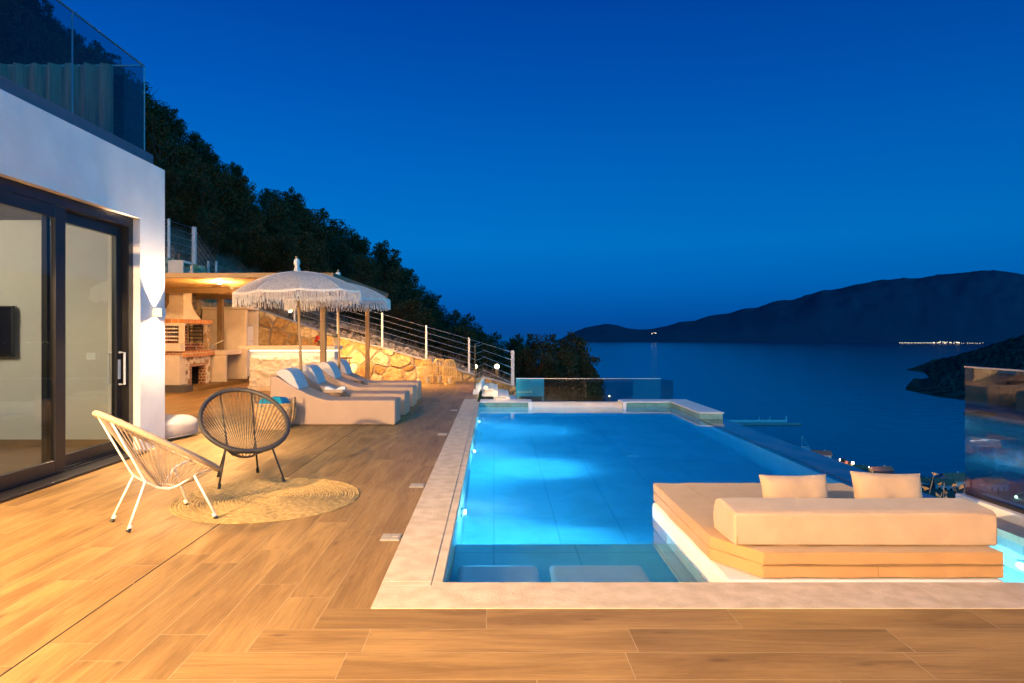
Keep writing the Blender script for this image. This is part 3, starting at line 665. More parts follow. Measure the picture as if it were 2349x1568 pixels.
def sconce(loc, out, label, e, up=1.0, glow=0.0, gang=150, gt=0, gbl=.12):
    r = thing('wall_lamp', label, 'wall lamp', loc, math.atan2(-out[0], out[1]), 'square up and down wall lamps')   # local +Y points away from the wall
    g = MB(); s = .052
    for a, b_, c, d_ in ((-s, s, .012, .018), (-s, s, .109, .115), (-s, -s+.006, .018, .109), (s-.006, s, .018, .109)): g.box(a, b_, c, d_, -s, s)
    g.box(-.04, .04, .0, .0118, -.04, .04); g.box(-s+.0062, s-.0062, .0182, .1088, -.01, .01); g.build('body', WHITEMET, r)
    for s_, nm in ((1, 'upper_lens'), (-1, 'lower_lens')):
        g = MB(); g.box(-.036, .036, .028, .098, *sorted((s_*.0105, s_*.016))); g.build(nm, E_WARM, r)
    lamp('SPOT', 'down_light', (0, .064, -.03), e, WARMW, r, .018, 122, .5, rot=(R(-3), 0, 0)); lamp('SPOT', 'up_light', (0, .064, .03), e*.75*up, WARMW, r, .012, 92, .65, rot=(PI+R(3), 0, 0))
    if glow: lamp('SPOT', 'glow_light', (0, .16, -.09), glow, WARM, r, .05, gang, gbl, rot=(R(gt), 0, 0))
    return r
sconce((-4.10, 8.05, 1.63), (1, 0), 'white cube lamp shining up and down on the corner pier', 330, 1.3, 46, 165)
sconce((-4.10, 4.32, 2.35), (1, 0), 'white cube lamp on the near door pier beside the camera', 60, .3, 420, 168)
sconce((-4.10, -1.0, 2.62), (1, 0), 'added unseen cube lamp on the long house wall behind the camera', 60, .3, 5600, 179, 1, .02)  # unseen lamp added to throw warm light along deck and loungers
for x in (-2.6, 1.2, 4.4):  # unseen row added to warm the daybed and near deck
    sconce((x, -4.2, 2.2), (0, 1), 'added unseen cube lamp in the row along the wing wall', 60, .3, 420, 172, 4)
r = thing('wall_lamp', 'added unseen cube lamp on the house end wall lighting the barbecue terrace', 'wall lamp', (-6.4, 8.312, 3.0))
g = MB(); g.box(-.06, .06, .002, .12, -.06, .06); g.build('body', WHITEMET, r); g = MB(); g.box(-.05, .05, .1205, .126, -.05, .05); g.build('lens', E_WARM, r)
lamp('SPOT', 'added_terrace_light', (0, .16, 0), 1500, (1, .60, .26), r, .05, 150, .3, tgt=(-1.0, 6, 1.4))  # unseen lamp added to brighten the kitchen and the slope
r = thing('wall_lamp', 'small added unseen lamp on the upper balcony wall warming the curtain', 'wall lamp', (-8.398, 5.4, 5.2), -PI/2)
g = MB(); g.box(-.06, .06, .002, .10, -.05, .05); g.build('body', WHITEMET, r); g = MB(); g.box(-.05, .05, .1005, .106, -.04, .04); g.build('lens', E_WARM, r)
lamp('POINT', 'added_balcony_light', (0, .2, 0), 40, (1, .52, .30), r, .05)  # lamp added out of view to bring warm light onto the curtain
# indoor ceiling lamp
r = thing('ceiling_lamp', 'round white ceiling lamp lit in the room behind the sliding doors', 'ceiling lamp', (-6.6, 5.4, 2.74))
g = MB(); g.lathe([(0, -.06), (.16, -.06), (.18, 0), (0, .01)], (0, 0, 0), 24); g.build('shade', E_WARM, r); lamp('POINT', 'ceiling_light', (0, 0, -.14), 400, (1, .87, .72), r, .15)
# flat television and light switch in the room
r = thing('television', 'flat dark television hanging on the wall behind the left door', 'television', (-6.35, 8.08, 1.1))
g = MB(); g.box(-.57, .57, -.075, -.03, 0, .61); g.build('casing', FRAME, r, bevel=.006); g = MB(); g.box(-.555, .555, -.0765, -.0752, .015, .595); g.build('screen', M('dark_screen', (.012, .012, .016), .15), r)
g = MB(); g.box(-.2, .2, -.03, .019, .15, .45); g.build('bracket_or_pale_strip', BLACKMET, r)
r = thing('light_switch', 'pale double light switch on the room wall seen through glass', 'light switch', (-4.89, 8.0995, 1.10))
g = MB(); g.box(-.055, .055, -.012, 0, -.042, .042); g.build('plate', WHITEMET, r, bevel=.003)
for s in (-1, 1):
    g = MB(); g.box(s*.016-.014, s*.016+.014, -.0165, -.0125, -.024, .024); g.build('rocker', WHITEFAB, r)
# brown curtain on the balcony
g = MB(); nc = 120
for i in range(nc+1):
    x = -8.3+3.75*i/nc; a = .045*math.sin(i*.95)+.02*math.sin(i*2.3+1)
    for z in (3.04, 3.5, 4.0, 4.58): g.v.append((x, 7.93+a, z))
for i in range(nc):
    for j in range(3): g.f.append((i*4+j, (i+1)*4+j, (i+1)*4+j+1, i*4+j+1))
o = g.build('balcony_curtain', CURT, smooth=True); so = o.modifiers.new('thickness', 'SOLIDIFY'); so.thickness = .006
tag(o, 'brown pleated curtain hanging behind the balcony glass', 'curtain')
# ================================================================== STONE WALLS
def stone_wall(name, p0, ud, nd, length, top, z0, thick, label, cells=.34, relief=.035, res=.03, parent=None, mat=None, tops=None, seed=1, cap=True, mort=.06):
    """A rubble wall: front face at p0 + u*ud, relief towards nd."""
    rg = np.random.default_rng(seed); nu = int(length/res)+1
    us = np.linspace(0, length, nu); tp = np.array([top(u) for u in us]); H = tp.max()-z0; nv = int(H/res)+1
    pts = []; tries = 0
    while tries < 4000:
        tries += 1; p = (rg.uniform(-.3, length+.3), rg.uniform(z0-.3, z0+H+.3)); rad = cells*rg.choice([.45, .75, 1.0, 1.0, 1.2])
        if all((p[0]-q[0])**2+((p[1]-q[1])*1.15)**2 > ((rad+q[2])*.52)**2 for q in pts): pts.append((*p, rad))
    A = np.array(pts); rnd = rg.random(len(pts)); tilt = rg.normal(0, .06, (len(pts), 2)); bulge = rg.uniform(.55, 1.0, len(pts))
    g = MB(); cell = []; mo = []
    u0 = np.array(ud); n0 = np.array(nd); p0 = np.array(p0)
    for i, u in enumerate(us):
        zz = np.linspace(z0, tp[i], nv)
        wob = np.array([(fbm(u*2.4+seed, z*2.4, 1, 3)*.07, fbm(u*2.4+9, z*2.4+seed, 5, 3)*.07) for z in zz])
        dx = (u+wob[:, 0])[:, None]-A[:, 0][None]; dz = ((zz+wob[:, 1])[:, None]-A[:, 1][None])*1.15
        dd = np.sqrt(dx**2+dz**2)-A[:, 2][None]*.5
        o = np.argsort(dd, 1)[:, :2]; r_ = np.arange(nv); f1 = dd[r_, o[:, 0]]; f2 = dd[r_, o[:, 1]]; e = np.clip((f2-f1-mort*.35)/(mort*1.3), 0, 1)
        sm = e*e*(3-2*e); k = o[:, 0]
        h = sm*relief*bulge[k]+sm*(tilt[k, 0]*dx[r_, k]+tilt[k, 1]*dz[r_, k])+sm*.022*np.array([fbm(u*5, z*5, 3, 6) for z in zz])+.007*np.array([fbm(u*14, z*14, 7, 3) for z in zz])
        for j in range(nv):
            q = p0+u0*u+n0*h[j]; g.v.append((q[0], q[1], zz[j])); cell.append(rnd[k[j]]); mo.append(1-min(1, e[j]*1.6))
    for i in range(nu-1):
        for j in range(nv-1): g.f.append((i*nv+j, (i+1)*nv+j, (i+1)*nv+j+1, i*nv+j+1))
    # flat top, back and ends
    b0 = len(g.v)
    for i, u in enumerate(us):
        q = p0+u0*u-n0*thick
        g.v += [(q[0], q[1], z0), (q[0], q[1], tp[i])]; cell += [.5, .5]; mo += [1, 1]
    for i in range(nu-1):
        g.f.append((i*nv+nv-1, (i+1)*nv+nv-1, b0+2*(i+1)+1, b0+2*i+1)); g.f.append((b0+2*i, b0+2*i+1, b0+2*i+3, b0+2*i+2))
    g.f.append(tuple([j for j in range(nv)]+[b0+1, b0])); g.f.append(tuple([(nu-1)*nv+j for j in reversed(range(nv))]+[b0+2*nu-2, b0+2*nu-1]))
    g.att = {'cell': cell, 'mort': mo}
    o = g.build(name, mat or STONE, parent, recalc=True)
    if label: tag(o, label, 'stone wall')
    return o
backtop = lambda u: interp(-8.2+u, [(-8.4, 2.48), (-6.82, 2.05), (-4.8, 1.32), (-3.08, .90), (-.6, .155), (0, 0.0), (.78, -.24)])
stone_wall('retaining_wall', (-8.2, 19.4, 0), (1, 0, 0), (0, -1, 0), 8.98, backtop, -.6, .4, 'long golden rubble stone wall with sloping top behind the loungers', .43, .045, .02, seed=4)
stone_wall('retaining_wall', (-8.2, 13.0, 0), (0, 1, 0), (1, 0, 0), 6.4, lambda u: 3.27 if u < 5.9 else 3.27-(u-5.9)*1.4, 0, .38, 'tall rubble stone wall behind the outdoor barbecue', .50, .04, .035, seed=9)
# coping strip on the sloping wall
g = MB()
for a, b_ in zip(np.arange(.0, 8.7, .55), np.arange(.55, 9.25, .55)):
    za, zb = backtop(a), backtop(b_); x0, x1 = -8.2+a, -8.2+b_-.006
    g.add([(x0, 19.345, za+.004), (x1, 19.345, zb+.004), (x1, 19.75, zb+.004), (x0, 19.75, za+.004), (x0, 19.345, za+.032), (x1, 19.345, zb+.032), (x1, 19.75, zb+.032), (x0, 19.75, za+.032)],
          [(3, 2, 1, 0), (4, 5, 6, 7), (0, 1, 5, 4), (1, 2, 6, 5), (2, 3, 7, 6), (3, 0, 4, 7)])
tag(g.build('wall_coping', CONC), 'thin sloping mortar coping on top of the golden stone wall', 'coping')

# ================================================================== STEPS beside the wall
r = thing('stone_steps', 'pale stone steps going down to the right beyond the pool', 'steps', (.2, 17.6, 0))
for k in range(4):
    g = MB(); x0 = -.30+.29*k; z = -.02-.17*k
    g.box(x0, x0+.40 if k < 3 else x0+.6, 16.6+.0*k, 18.7, z-.17-.5*(k == 3), z-.03); wp(g, 'riser', PLASTER, r)
    g = MB(); g.box(x0-.012, x0+.305, 16.57, 18.72, z-.0295, z); wp(g, 'tread', LIMEP, r, bevel=.006)
g = MB(); g.box(-.30, 1.1, 16.62, 18.68, -1.9, -.7); wp(g, 'base', PLASTER, r)
r = thing('glass_side_screen', 'narrow glass screen on a white kerb beside the stone steps', 'glass screen', (-.38, 16.5, 0))
g = MB(); g.add([(-.44-.04, 15.05, 0), (-.36, 15.05, 0), (-.26, 18.8, 0), (-.37, 18.8, 0), (-.46, 15.05, .11), (-.37, 15.05, .11), (-.27, 18.8, .11), (-.36, 18.8, .11)], [(3, 2, 1, 0), (4, 5, 6, 7), (0, 1, 5, 4), (1, 2, 6, 5), (2, 3, 7, 6), (3, 0, 4, 7)]); wp(g, 'kerb', PLASTER, r)
g = MB()
def pane_between(g, a, b, z0, z1, th=.012):
    a = Vector((*a, 0)); b = Vector((*b, 0)); d_ = (b-a).normalized(); nrm = Vector((-d_.y, d_.x, 0))*th/2
    g.add([(*(a-nrm).xy, z0), (*(b-nrm).xy, z0), (*(b+nrm).xy, z0), (*(a+nrm).xy, z0), (*(a-nrm).xy, z1), (*(b-nrm).xy, z1), (*(b+nrm).xy, z1), (*(a+nrm).xy, z1)],
          [(3, 2, 1, 0), (4, 5, 6, 7), (0, 1, 5, 4), (1, 2, 6, 5), (2, 3, 7, 6), (3, 0, 4, 7)])
pane_between(g, (-.425, 15.08), (-.32, 18.4), .112, 1.125); wp(g, 'pane', DGLASS, r)
g = MB(); g.box(-.437, -.413, 15.055, 15.078, .11, 1.14); wp(g, 'edge_post', BLACKMET, r)
g = MB(); pane_between(g, (-.425, 15.08), (-.32, 18.4), 1.1255, 1.14, .03); wp(g, 'top_rail', BLACKMET, r)

# ================================================================== LOWER TERRACE with its glass railing
g = MB(); g.box(.72, 4.4, 13.95, 17.6, -1.6, -.92); struct('lower_terrace', g, PLASTER)
r = thing('glass_railing', 'frameless glass railing of the lower terrace beyond the pool', 'glass railing', (2.4, 16.5, -.9))
for x0, x1 in ((.545, 1.985), (1.995, 3.6), (3.61, 4.12)):
    g = MB(); g.box(x0, x1, 16.494, 16.506, -.89, .25); wp(g, 'pane', DGLASS, r)
g = MB(); pane_between(g, (4.13, 16.5), (4.33, 16.1), -.89, .245, .012); wp(g, 'pane', DGLASS, r)
g = MB(); g.box(.545, 4.13, 16.488, 16.512, .2505, .264); wp(g, 'top_rail', STEEL, r)
g = MB(); g.box(.50, 4.2, 16.45, 16.55, -.919, -.889); wp(g, 'base_channel', FRAME, r)
g = MB(); g.box(.72, 1.35, 14.6, 16.2, -.919, -.30); g.box(1.36, 2.5, 15.4, 16.2, -.919, -.42)
tag(g.build('planter_wall', PLASTER, bevel=.02), 'low tan plaster planter walls on the lower terrace', 'planter')
r = thing('pool_reflection_panel', 'blue board with pale strip standing in for the pool reflected in the railing', 'panel', (.86, 16.9, -.9))  # solid board in place of the pool's reflection in the railing glass
g = MB(); g.box(.56, 1.27, 16.9, 16.94, -.22, .245); wp(g, 'board', POOLREFL, r)
g = MB(); g.box(.60, .92, 16.885, 16.8985, -.125, -.10); g.add([(.92, 16.885, -.125), (.99, 16.885, -.125), (.92, 16.885, -.06), (.92, 16.8985, -.125), (.99, 16.8985, -.125), (.92, 16.8985, -.06)], [(0, 1, 2), (5, 4, 3), (0, 3, 4, 1), (1, 4, 5, 2), (2, 5, 3, 0)]); wp(g, 'bracket_or_pale_strip', WHITEMET, r)  # pale shape for the lamp streak in that reflection
for x in (.60, 1.22):
    g = MB(); g.box(x, x+.04, 16.945, 16.985, -1.3, .24); wp(g, 'post', GREYMET, r)

# ================================================================== CABLE FENCE
def fence(name, label, posts, wires=5, thick=.028, end=None):
    x0, y0, z0, _ = posts[0]; r = thing(name, label, 'cable fence', (x0, y0, z0))
    for k, (x, y, zb, zt) in enumerate(posts):
        th = thick*(1.7 if end is not None and k == end else 1); g = MB(); g.box(x-th, x+th, y-th, y+th, zb, zt); wp(g, 'post', GREYMET, r, bevel=.004)
    for j in range(wires):
        f = .96-j*.165; g = MB(); g.tube([(x, y, zb+(zt-zb)*f) for x, y, zb, zt in posts], .0045, 5); wp(g, 'wire', STEEL, r)
        if end is not None:
            a, b_ = posts[end-1], posts[end]; g = MB()
            pa_ = Vector((a[0], a[1], a[2]+(a[3]-a[2])*f)); pb_ = Vector((b_[0], b_[1], b_[2]+(b_[3]-b_[2])*f))
            q1 = pb_+(pa_-pb_)*.05; q2 = pb_+(pa_-pb_)*.17; dd = (pb_-pa_).normalized()*.022
            g.tube([q1-dd, q1+dd, q2-dd, q2+dd], [.012, .012, .011, .011], 6); wp(g, 'tensioner', STEEL, r)
    return r
FY = 19.62; pl = []
for px, yt in ((478, 600), (577, 634), (676, 662), (775, 690), (877, 718), (978, 747), (1076, 775), (1176, 805)):
    X = (px-PX0)*FY/FPX; zt = CAM_H+(PY0-yt)*FY/FPX; zb = max(backtop(X+8.2)-.02, zt-1.36) if px < 1176 else zt-1.38
    pl.append((X, FY, zb, zt))
fence('cable_fence', 'steel cable fence with pale posts following the sloping stone wall', pl, end=7)
fence('cable_fence', 'short steel cable fence on the tall wall above the barbecue', [(-8.38, 15.4, 3.25, 4.33), (-8.38, 17.2, 3.25, 4.33), (-8.38, 18.65, 3.25, 4.35), (-8.2, 19.7, 2.5, 3.5)], end=2)

# ================================================================== PERGOLA
r = thing('pergola', 'brown flat roofed pergola with reed ceiling over the outdoor kitchen', 'pergola', (-5.6, 15.4, 0))
g = MB(); x0, x1, y0, y1 = -8.15, -2.96, 12.3, 18.7
g.box(x0, x1, y0, y0+.05, 2.405, 2.495); g.box(x1-.05, x1, y0+.05, y1, 2.405, 2.495); g.box(x0, x1-.05, y1-.05, y1, 2.405, 2.495); g.box(x0, x0+.05, y0+.05, y1-.05, 2.405, 2.495)
wp(g, 'fascia', WOODP, r, bevel=.004)
g = MB(); g.box(x0+.05, x1-.05, y0+.05, y1-.05, 2.475, 2.49); wp(g, 'roof', WOODP, r)
g = MB(); g.box(x0+.051, x1-.051, y0+.051, y1-.051, 2.425, 2.445); wp(g, 'reed_ceiling', REED, r)
for y in (15.3, 18.1):
    g = MB(); g.box(x0+.06, x1-.06, y-.045, y+.045, 2.30, 2.424); wp(g, 'beam', WOODP, r, bevel=.004)
for x, y, hw in ((-3.21, 12.55, .052), (-3.42, 18.05, .052), (-7.42, 18.1, .07), (-7.9, 12.6, .06)):
    g = MB(); g.box(x-hw, x+hw, y-hw, y+hw, .002, 2.299); wp(g, 'post', WOODP, r, bevel=.006)
def downlight(x, y, z, e, label, tilt=(0, 0)):
    r = thing('ceiling_spot', label, 'ceiling light', (x, y, z), 0, 'lamps under the pergola')
    g = MB(); g.lathe([(0, -.03), (.055, -.03), (.06, 0), (0, .002)], seg=16); g.build('housing', WHITEMET, r); g = MB(); g.lathe([(0, -.04), (.045, -.04), (.045, -.031), (0, -.031)], seg=16); g.build('lens', E_WARM, r)
    lamp('POINT', 'spot_light', (0, 0, -.10), e*1.7, GOLD, r, .05)
downlight(-6.0, 15.3, 2.424, 130, 'small round lamp under the reed ceiling in front of the barbecue')
downlight(-4.3, 15.3, 2.424, 80, 'small round lamp under the reed ceiling above the bar front')
downlight(-5.2, 17.6, 2.424, 90, 'small round lamp under the reed ceiling behind the bar')
downlight(-5.6, 13.6, 2.424, 150, 'small round lamp under the reed ceiling near its front edge')

# ================================================================== OUTDOOR KITCHEN
r = thing('barbecue', 'built white barbecue with flared hood, brick oven and stone front', 'barbecue', (-7.7, 16.4, 0))
g = MB(); g.box(-8.15, -7.03, 15.86, 19.3, .002, .10); wp(g, 'plinth', TILE, r, bevel=.004)
g = MB(); g.box(-8.15, -7.15, 15.45, 15.855, .002, .16); wp(g, 'dark_step', M('dark_slab', (.09, .075, .065), .6, .1), r, bevel=.005)
g = MB(); g.box(-8.15, -7.36, 15.62, 15.90, .161, .86); wp(g, 'side_block', WHITEWASH, r, bevel=.01)
# stone front with fireplace: pieces round the opening
yA, yB, oy0, oy1, oz0, oz1 = 15.905, 17.30, 16.22, 16.92, .12, .56
stone_wall('stone_front', (-7.36, yA, 0), (0, 1, 0), (1, 0, 0), oy0-.08-yA, lambda u: .80, .101, .3, None, .24, .012, .025, None, STONE2, seed=3, mort=.12).parent = r
stone_wall('stone_front', (-7.36, oy1+.08, 0), (0, 1, 0), (1, 0, 0), yB-oy1-.08, lambda u: .80, .101, .3, None, .24, .012, .025, None, STONE2, seed=5, mort=.12).parent = r
stone_wall('stone_front', (-7.36, oy0-.08, 0), (0, 1, 0), (1, 0, 0), oy1-oy0+.16, lambda u: .80, oz1+.075, .3, None, .24, .012, .025, None, STONE2, seed=8, mort=.12).parent = r
stone_wall('stone_pier', (-7.42, 17.005, 0), (0, 1, 0), (1, 0, 0), .40, lambda u: 1.60, .955, .25, None, .2, .02, .025, None, STONE, seed=11, mort=.06).parent = r
for o in r.children:
    if o.name.startswith(('stone_front', 'stone_pier')): o.location = -r.location
g = MB(); g.box(-7.50, -7.345, oy0-.08, oy0, .101, oz1); g.box(-7.50, -7.345, oy1, oy1+.08, .101, oz1); g.box(-7.50, -7.345, oy0-.08, oy1+.08, oz1, oz1+.075); wp(g, 'brick_arch', brickmat('arch_brick', (.22, .06, .022), (.34, .11, .045), (.5, .42, .3), 1, .09, .075), r)
g = MB(); g.box(-8.1, -7.52, oy0-.05, oy1+.05, .10, .115); g.box(-8.12, -8.1, oy0-.05, oy1+.05, .10, .6); g.box(-8.1, -7.51, oy0-.07, oy0-.05, .10, .6); g.box(-8.1, -7.51, oy1+.05, oy1+.07, .10, .6); g.box(-8.1, -7.51, oy0-.07, oy1+.07, .6, .615); wp(g, 'fireplace', SOOT, r)
g = MB(); g.box(-8.15, -7.29, 15.75, 17.42, .803, .95); wp(g, 'brick_shelf', TERRA, r, bevel=.006)
g = MB(); g.box(-8.15, -7.34, 15.62, 15.80, .952, 1.14); wp(g, 'parapet_block', WHITEWASH, r, bevel=.008)
# oven: back, sides with racks, lintel
g = MB(); g.box(-8.13, -8.06, 15.92, 17.35, .952, 1.62); g.box(-8.06, -7.78, 16.86, 16.93, .952, 1.62); g.box(-8.06, -7.80, 15.92, 15.99, .952, 1.62); g.box(-8.06, -7.42, 16.93, 17.0, .952, 1.13); wp(g, 'oven_brickwork', BRICK, r)
g = MB(); g.box(-8.13, -7.33, 15.80, 17.38, 1.622, 1.715); wp(g, 'brick_lintel', TERRA, r)
g = MB(); g.box(-7.47, -7.36, 15.81, 15.90, .952, 1.56); g.box(-8.1, -7.99, 15.81, 15.90, .952, 1.56); g.box(-8.13, -7.33, 15.78, 15.91, 1.561, 1.621); wp(g, 'corner_post', WHITEWASH, r, bevel=.006)
def rack(y, name, xa, xb, mat):
    g = MB()
    for z in (1.20, 1.29, 1.385, 1.475):
        g.box(xa, xb, y-.012, y+.012, z, z+.014)
        k = int((xb-xa)/.045)
        for i in range(k): g.box(xa+.012+i*.045, xa+.03+i*.045, y-.012, y+.012, z+.0142, z+.034)
    g.box(xa-.014, xa, y-.015, y+.015, 1.14, 1.56); g.box(xb, xb+.014, y-.015, y+.015, 1.14, 1.56); g.box(xa, xb, y-.015, y+.015, 1.545, 1.56); wp(g, name, mat, r)
rack(15.86, 'skewer_rack', -7.97, -7.49, WHITEMET); rack(16.97, 'skewer_rack', -7.74, -7.42, BLACKMET)
g = MB(); zg = 1.06
for y in np.linspace(16.05, 16.75, 18): g.tube([(-7.95, y, zg), (-7.45, y, zg)], .004, 5)
g.tube([(-7.95, 16.02, zg), (-7.45, 16.02, zg), (-7.45, 16.78, zg), (-7.95, 16.78, zg)], .008, 6, closed=True)
for x in (-7.93, -7.47):
    for y in (16.04, 16.76): g.tube([(x, y, .952), (x, y, zg)], .008, 6)
wp(g, 'grill', STEEL, r)
# hood: flared pyramid and chimney
def frustum(g, a, b, z0, z1, n=10, ease=1.7):
    rows = []
    for i in range(n+1):
        t_ = i/n; e = 1-(1-t_)**ease
        q = [a[k]+(b[k]-a[k])*e for k in range(4)]; z = z0+(z1-z0)*t_; rows.append([(q[0], q[2], z), (q[1], q[2], z), (q[1], q[3], z), (q[0], q[3], z)])
    b0 = len(g.v)
    for q in rows: g.v += q
    for i in range(n):
        for k in range(4): g.f.append((b0+i*4+k, b0+i*4+(k+1) % 4, b0+i*4+4+(k+1) % 4, b0+i*4+4+k))
    g.f.append((b0+3, b0+2, b0+1, b0)); g.f.append(tuple(b0+n*4+k for k in range(4)))
g = MB(); frustum(g, (-8.14, -7.36, 15.80, 16.80), (-7.85, -7.5, 16.12, 16.56), 1.718, 2.12); wp(g, 'hood', WHITEWASH, r)
g = MB(); g.box(-7.85, -7.5, 16.12, 16.56, 2.121, 2.424); wp(g, 'chimney', WHITEWASH, r)
g = MB(); g.box(-7.86, -7.49, 16.08, 16.13, 2.5, 3.14); g.box(-7.86, -7.80, 16.131, 16.57, 2.5, 3.14); g.box(-7.86, -7.49, 16.571, 16.62, 2.5, 3.14); g.box(-7.799, -7.49, 16.131, 16.57, 3.08, 3.14); g.box(-7.799, -7.49, 16.131, 16.57, 2.5, 2.76); wp(g, 'chimney_top', WHITEWASH, r)
g = MB(); g.box(-7.79, -7.70, 16.14, 16.56, 2.761, 3.079); wp(g, 'chimney_brick_lining', BRICK, r)

r = thing('sink_counter', 'whitewashed masonry sink counter with open niche below', 'counter', (-7.4, 17.9, 0))
g = MB(); g.box(-8.15, -6.98, 17.425, 18.48, .80, .93); wp(g, 'top', WHITEWASH, r, bevel=.03, seg=3)
g = MB(); g.box(-8.1, -7.02, 17.43, 17.58, .101, .798); g.box(-8.15, -7.9, 17.581, 18.48, .101, .798); wp(g, 'support', WHITEWASH, r, bevel=.02)
g = MB(); g.box(-7.75, -7.3, 17.7, 18.2, .931, .937); wp(g, 'basin_rim', STEEL, r)
g = MB(); g.tube([(-7.45, 17.62, .93), (-7.45, 17.62, 1.06)], .022, 10); g.tube([(-7.45, 17.62, 1.05), (-7.40, 17.75, 1.10), (-7.28, 17.95, 1.19), (-7.26, 17.98, 1.17)], .012, 8); g.tube([(-7.45, 17.62, 1.06), (-7.52, 17.58, 1.12)], .009, 6); wp(g, 'tap', STEEL, r)

r = thing('fridge_cabinet', 'tall whitewashed masonry cabinet beside the sink holding a fridge', 'cabinet', (-7.3, 18.9, 0))
g = MB(); g.box(-8.1, -6.86, 18.49, 18.60, .101, 2.03); g.box(-8.1, -7.75, 18.61, 19.3, .101, 2.03); g.box(-7.75, -6.82, 19.27, 19.36, .101, 2.03); wp(g, 'side_wall', WHITEWASH, r, bevel=.03, seg=3)
g = MB(); g.box(-8.12, -6.80, 18.47, 19.37, 2.032, 2.12); wp(g, 'top', WHITEWASH, r, bevel=.035, seg=3)
r = thing('fridge', 'white two door fridge inside the whitewashed cabinet', 'fridge', (-7.25, 18.93, .101))
g = MB(); g.box(-7.55, -6.98, 18.66, 19.22, .15, 1.58); wp(g, 'body', WHITEMET, r, bevel=.01)
g = MB(); g.box(-6.979, -6.93, 18.66, 19.22, .17, 1.15); wp(g, 'lower_door', WHITEMET, r, bevel=.012); g = MB(); g.box(-6.979, -6.93, 18.66, 19.22, 1.165, 1.58); wp(g, 'upper_door', WHITEMET, r, bevel=.012)
g = MB(); g.box(-7.5, -6.99, 18.68, 19.2, .102, .149); wp(g, 'foot_grille', BLACKMET, r)

# ================================================================== BAR
r = thing('bar_counter', 'bar counter with rough plaster front and glowing strip under its top', 'bar', (-4.8, 16.3, 0))
g = MB(); nx, nz_ = 130, 44
for i in range(nx+1):
    for j in range(nz_+1):
        x = -5.86+2.02*i/nx; z = .12+.72*j/nz_; hh = .060*fbm(x*3.2, z*4.5, 2, 6)+.035*abs(fbm(x*7, z*9, 8, 4)); g.v.append((x, 16.0-hh*min(1, (.86-z)*9), z))
for i in range(nx):
    for j in range(nz_): g.f.append((i*(nz_+1)+j, (i+1)*(nz_+1)+j, (i+1)*(nz_+1)+j+1, i*(nz_+1)+j+1))
wp(g, 'front', ROUGHPL, r, smooth=True)
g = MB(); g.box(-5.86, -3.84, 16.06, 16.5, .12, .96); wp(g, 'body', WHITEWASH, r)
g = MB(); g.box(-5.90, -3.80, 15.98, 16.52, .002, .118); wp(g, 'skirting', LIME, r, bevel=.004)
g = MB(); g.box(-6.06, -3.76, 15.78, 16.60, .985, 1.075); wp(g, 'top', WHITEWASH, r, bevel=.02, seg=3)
g = MB(); g.box(-5.84, -3.72, 15.965, 15.985, .955, .975); wp(g, 'led_strip', E_LED, r)
a = lamp('AREA', 'strip_light', (0, 0, 0), 5, (1, .80, .55), r, (2.1, .04), rot=(R(12), 0, 0)); a.location = Vector((-4.78, 15.93, .972))-r.location
# bar stools
def stool(loc, rz, label):
    r = thing('bar_stool', label, 'bar stool', loc, rz, 'wooden stools by the bar')
    g = MB(); g.lathe([(0, .70), (.20, .70), (.21, .715), (.21, .735), (.20, .745), (0, .745)], seg=24); g.build('seat', POLEW, r)
    for k in range(4):
        a = PI/4+k*PI/2; g = MB(); g.tube([(.20*math.cos(a), .20*math.sin(a), 0), (.12*math.cos(a), .12*math.sin(a), .70)], .018, 8); g.build('leg', POLEW, r)
    g = MB(); q = [(.175*math.cos(PI/4+k*PI/2), .175*math.sin(PI/4+k*PI/2), .22) for k in range(4)]
    g.tube(q, .011, 6, closed=True); g.build('foot_rail', WOOD, r); return r
st = stool((-4.22, 17.35, 0), .2, 'left wooden stool standing by the lit end of the bar'); dup(st, (-3.98, 17.8, 0), .6, 'right wooden stool standing close to the stone wall')
# wall washer between the stools and the wall
r = thing('ground_spot', 'small ground spotlight washing up the stone wall behind the stools', 'spotlight', (-4.35, 19.0, 0))
g = MB(); g.lathe([(0, .002), (.06, .002), (.06, .05), (.05, .06), (0, .06)], seg=16); g.build('housing', BLACKMET, r); g = MB(); g.lathe([(0, .061), (.045, .061), (.04, .066), (0, .066)], seg=16); g.build('lens', E_WARM, r)
lamp('SPOT', 'wash_light', (0, 0, .10), 110, GOLD, r, .03, 120, .7, tgt=(0, .38, .8))
r = thing('wall_spot', 'small lit spotlight low on the stone wall behind the stools', 'spotlight', (-4.35, 18.35, 1.9))
r.location = (-4.05, 18.0, 2.29)
g = MB(); g.lathe([(0, -.03), (.05, -.03), (.05, 0.008), (0, .008)], seg=16); g.build('housing', BLACKMET, r); g = MB(); g.lathe([(0, -.04), (.04, -.04), (.04, -.031), (0, -.031)], seg=16); g.build('lens', E_WARM, r)
lamp('SPOT', 'wall_light', (0, 0, -.06), 640, GOLD, r, .04, 130, .7, tgt=(.9, 1.3, -1.5))
dup(r, (-3.02, 17.6, 2.29), -.45, 'added spotlight at the right end of the pergola brightening the stone wall')  # second spotlight added to brighten the wall's right end
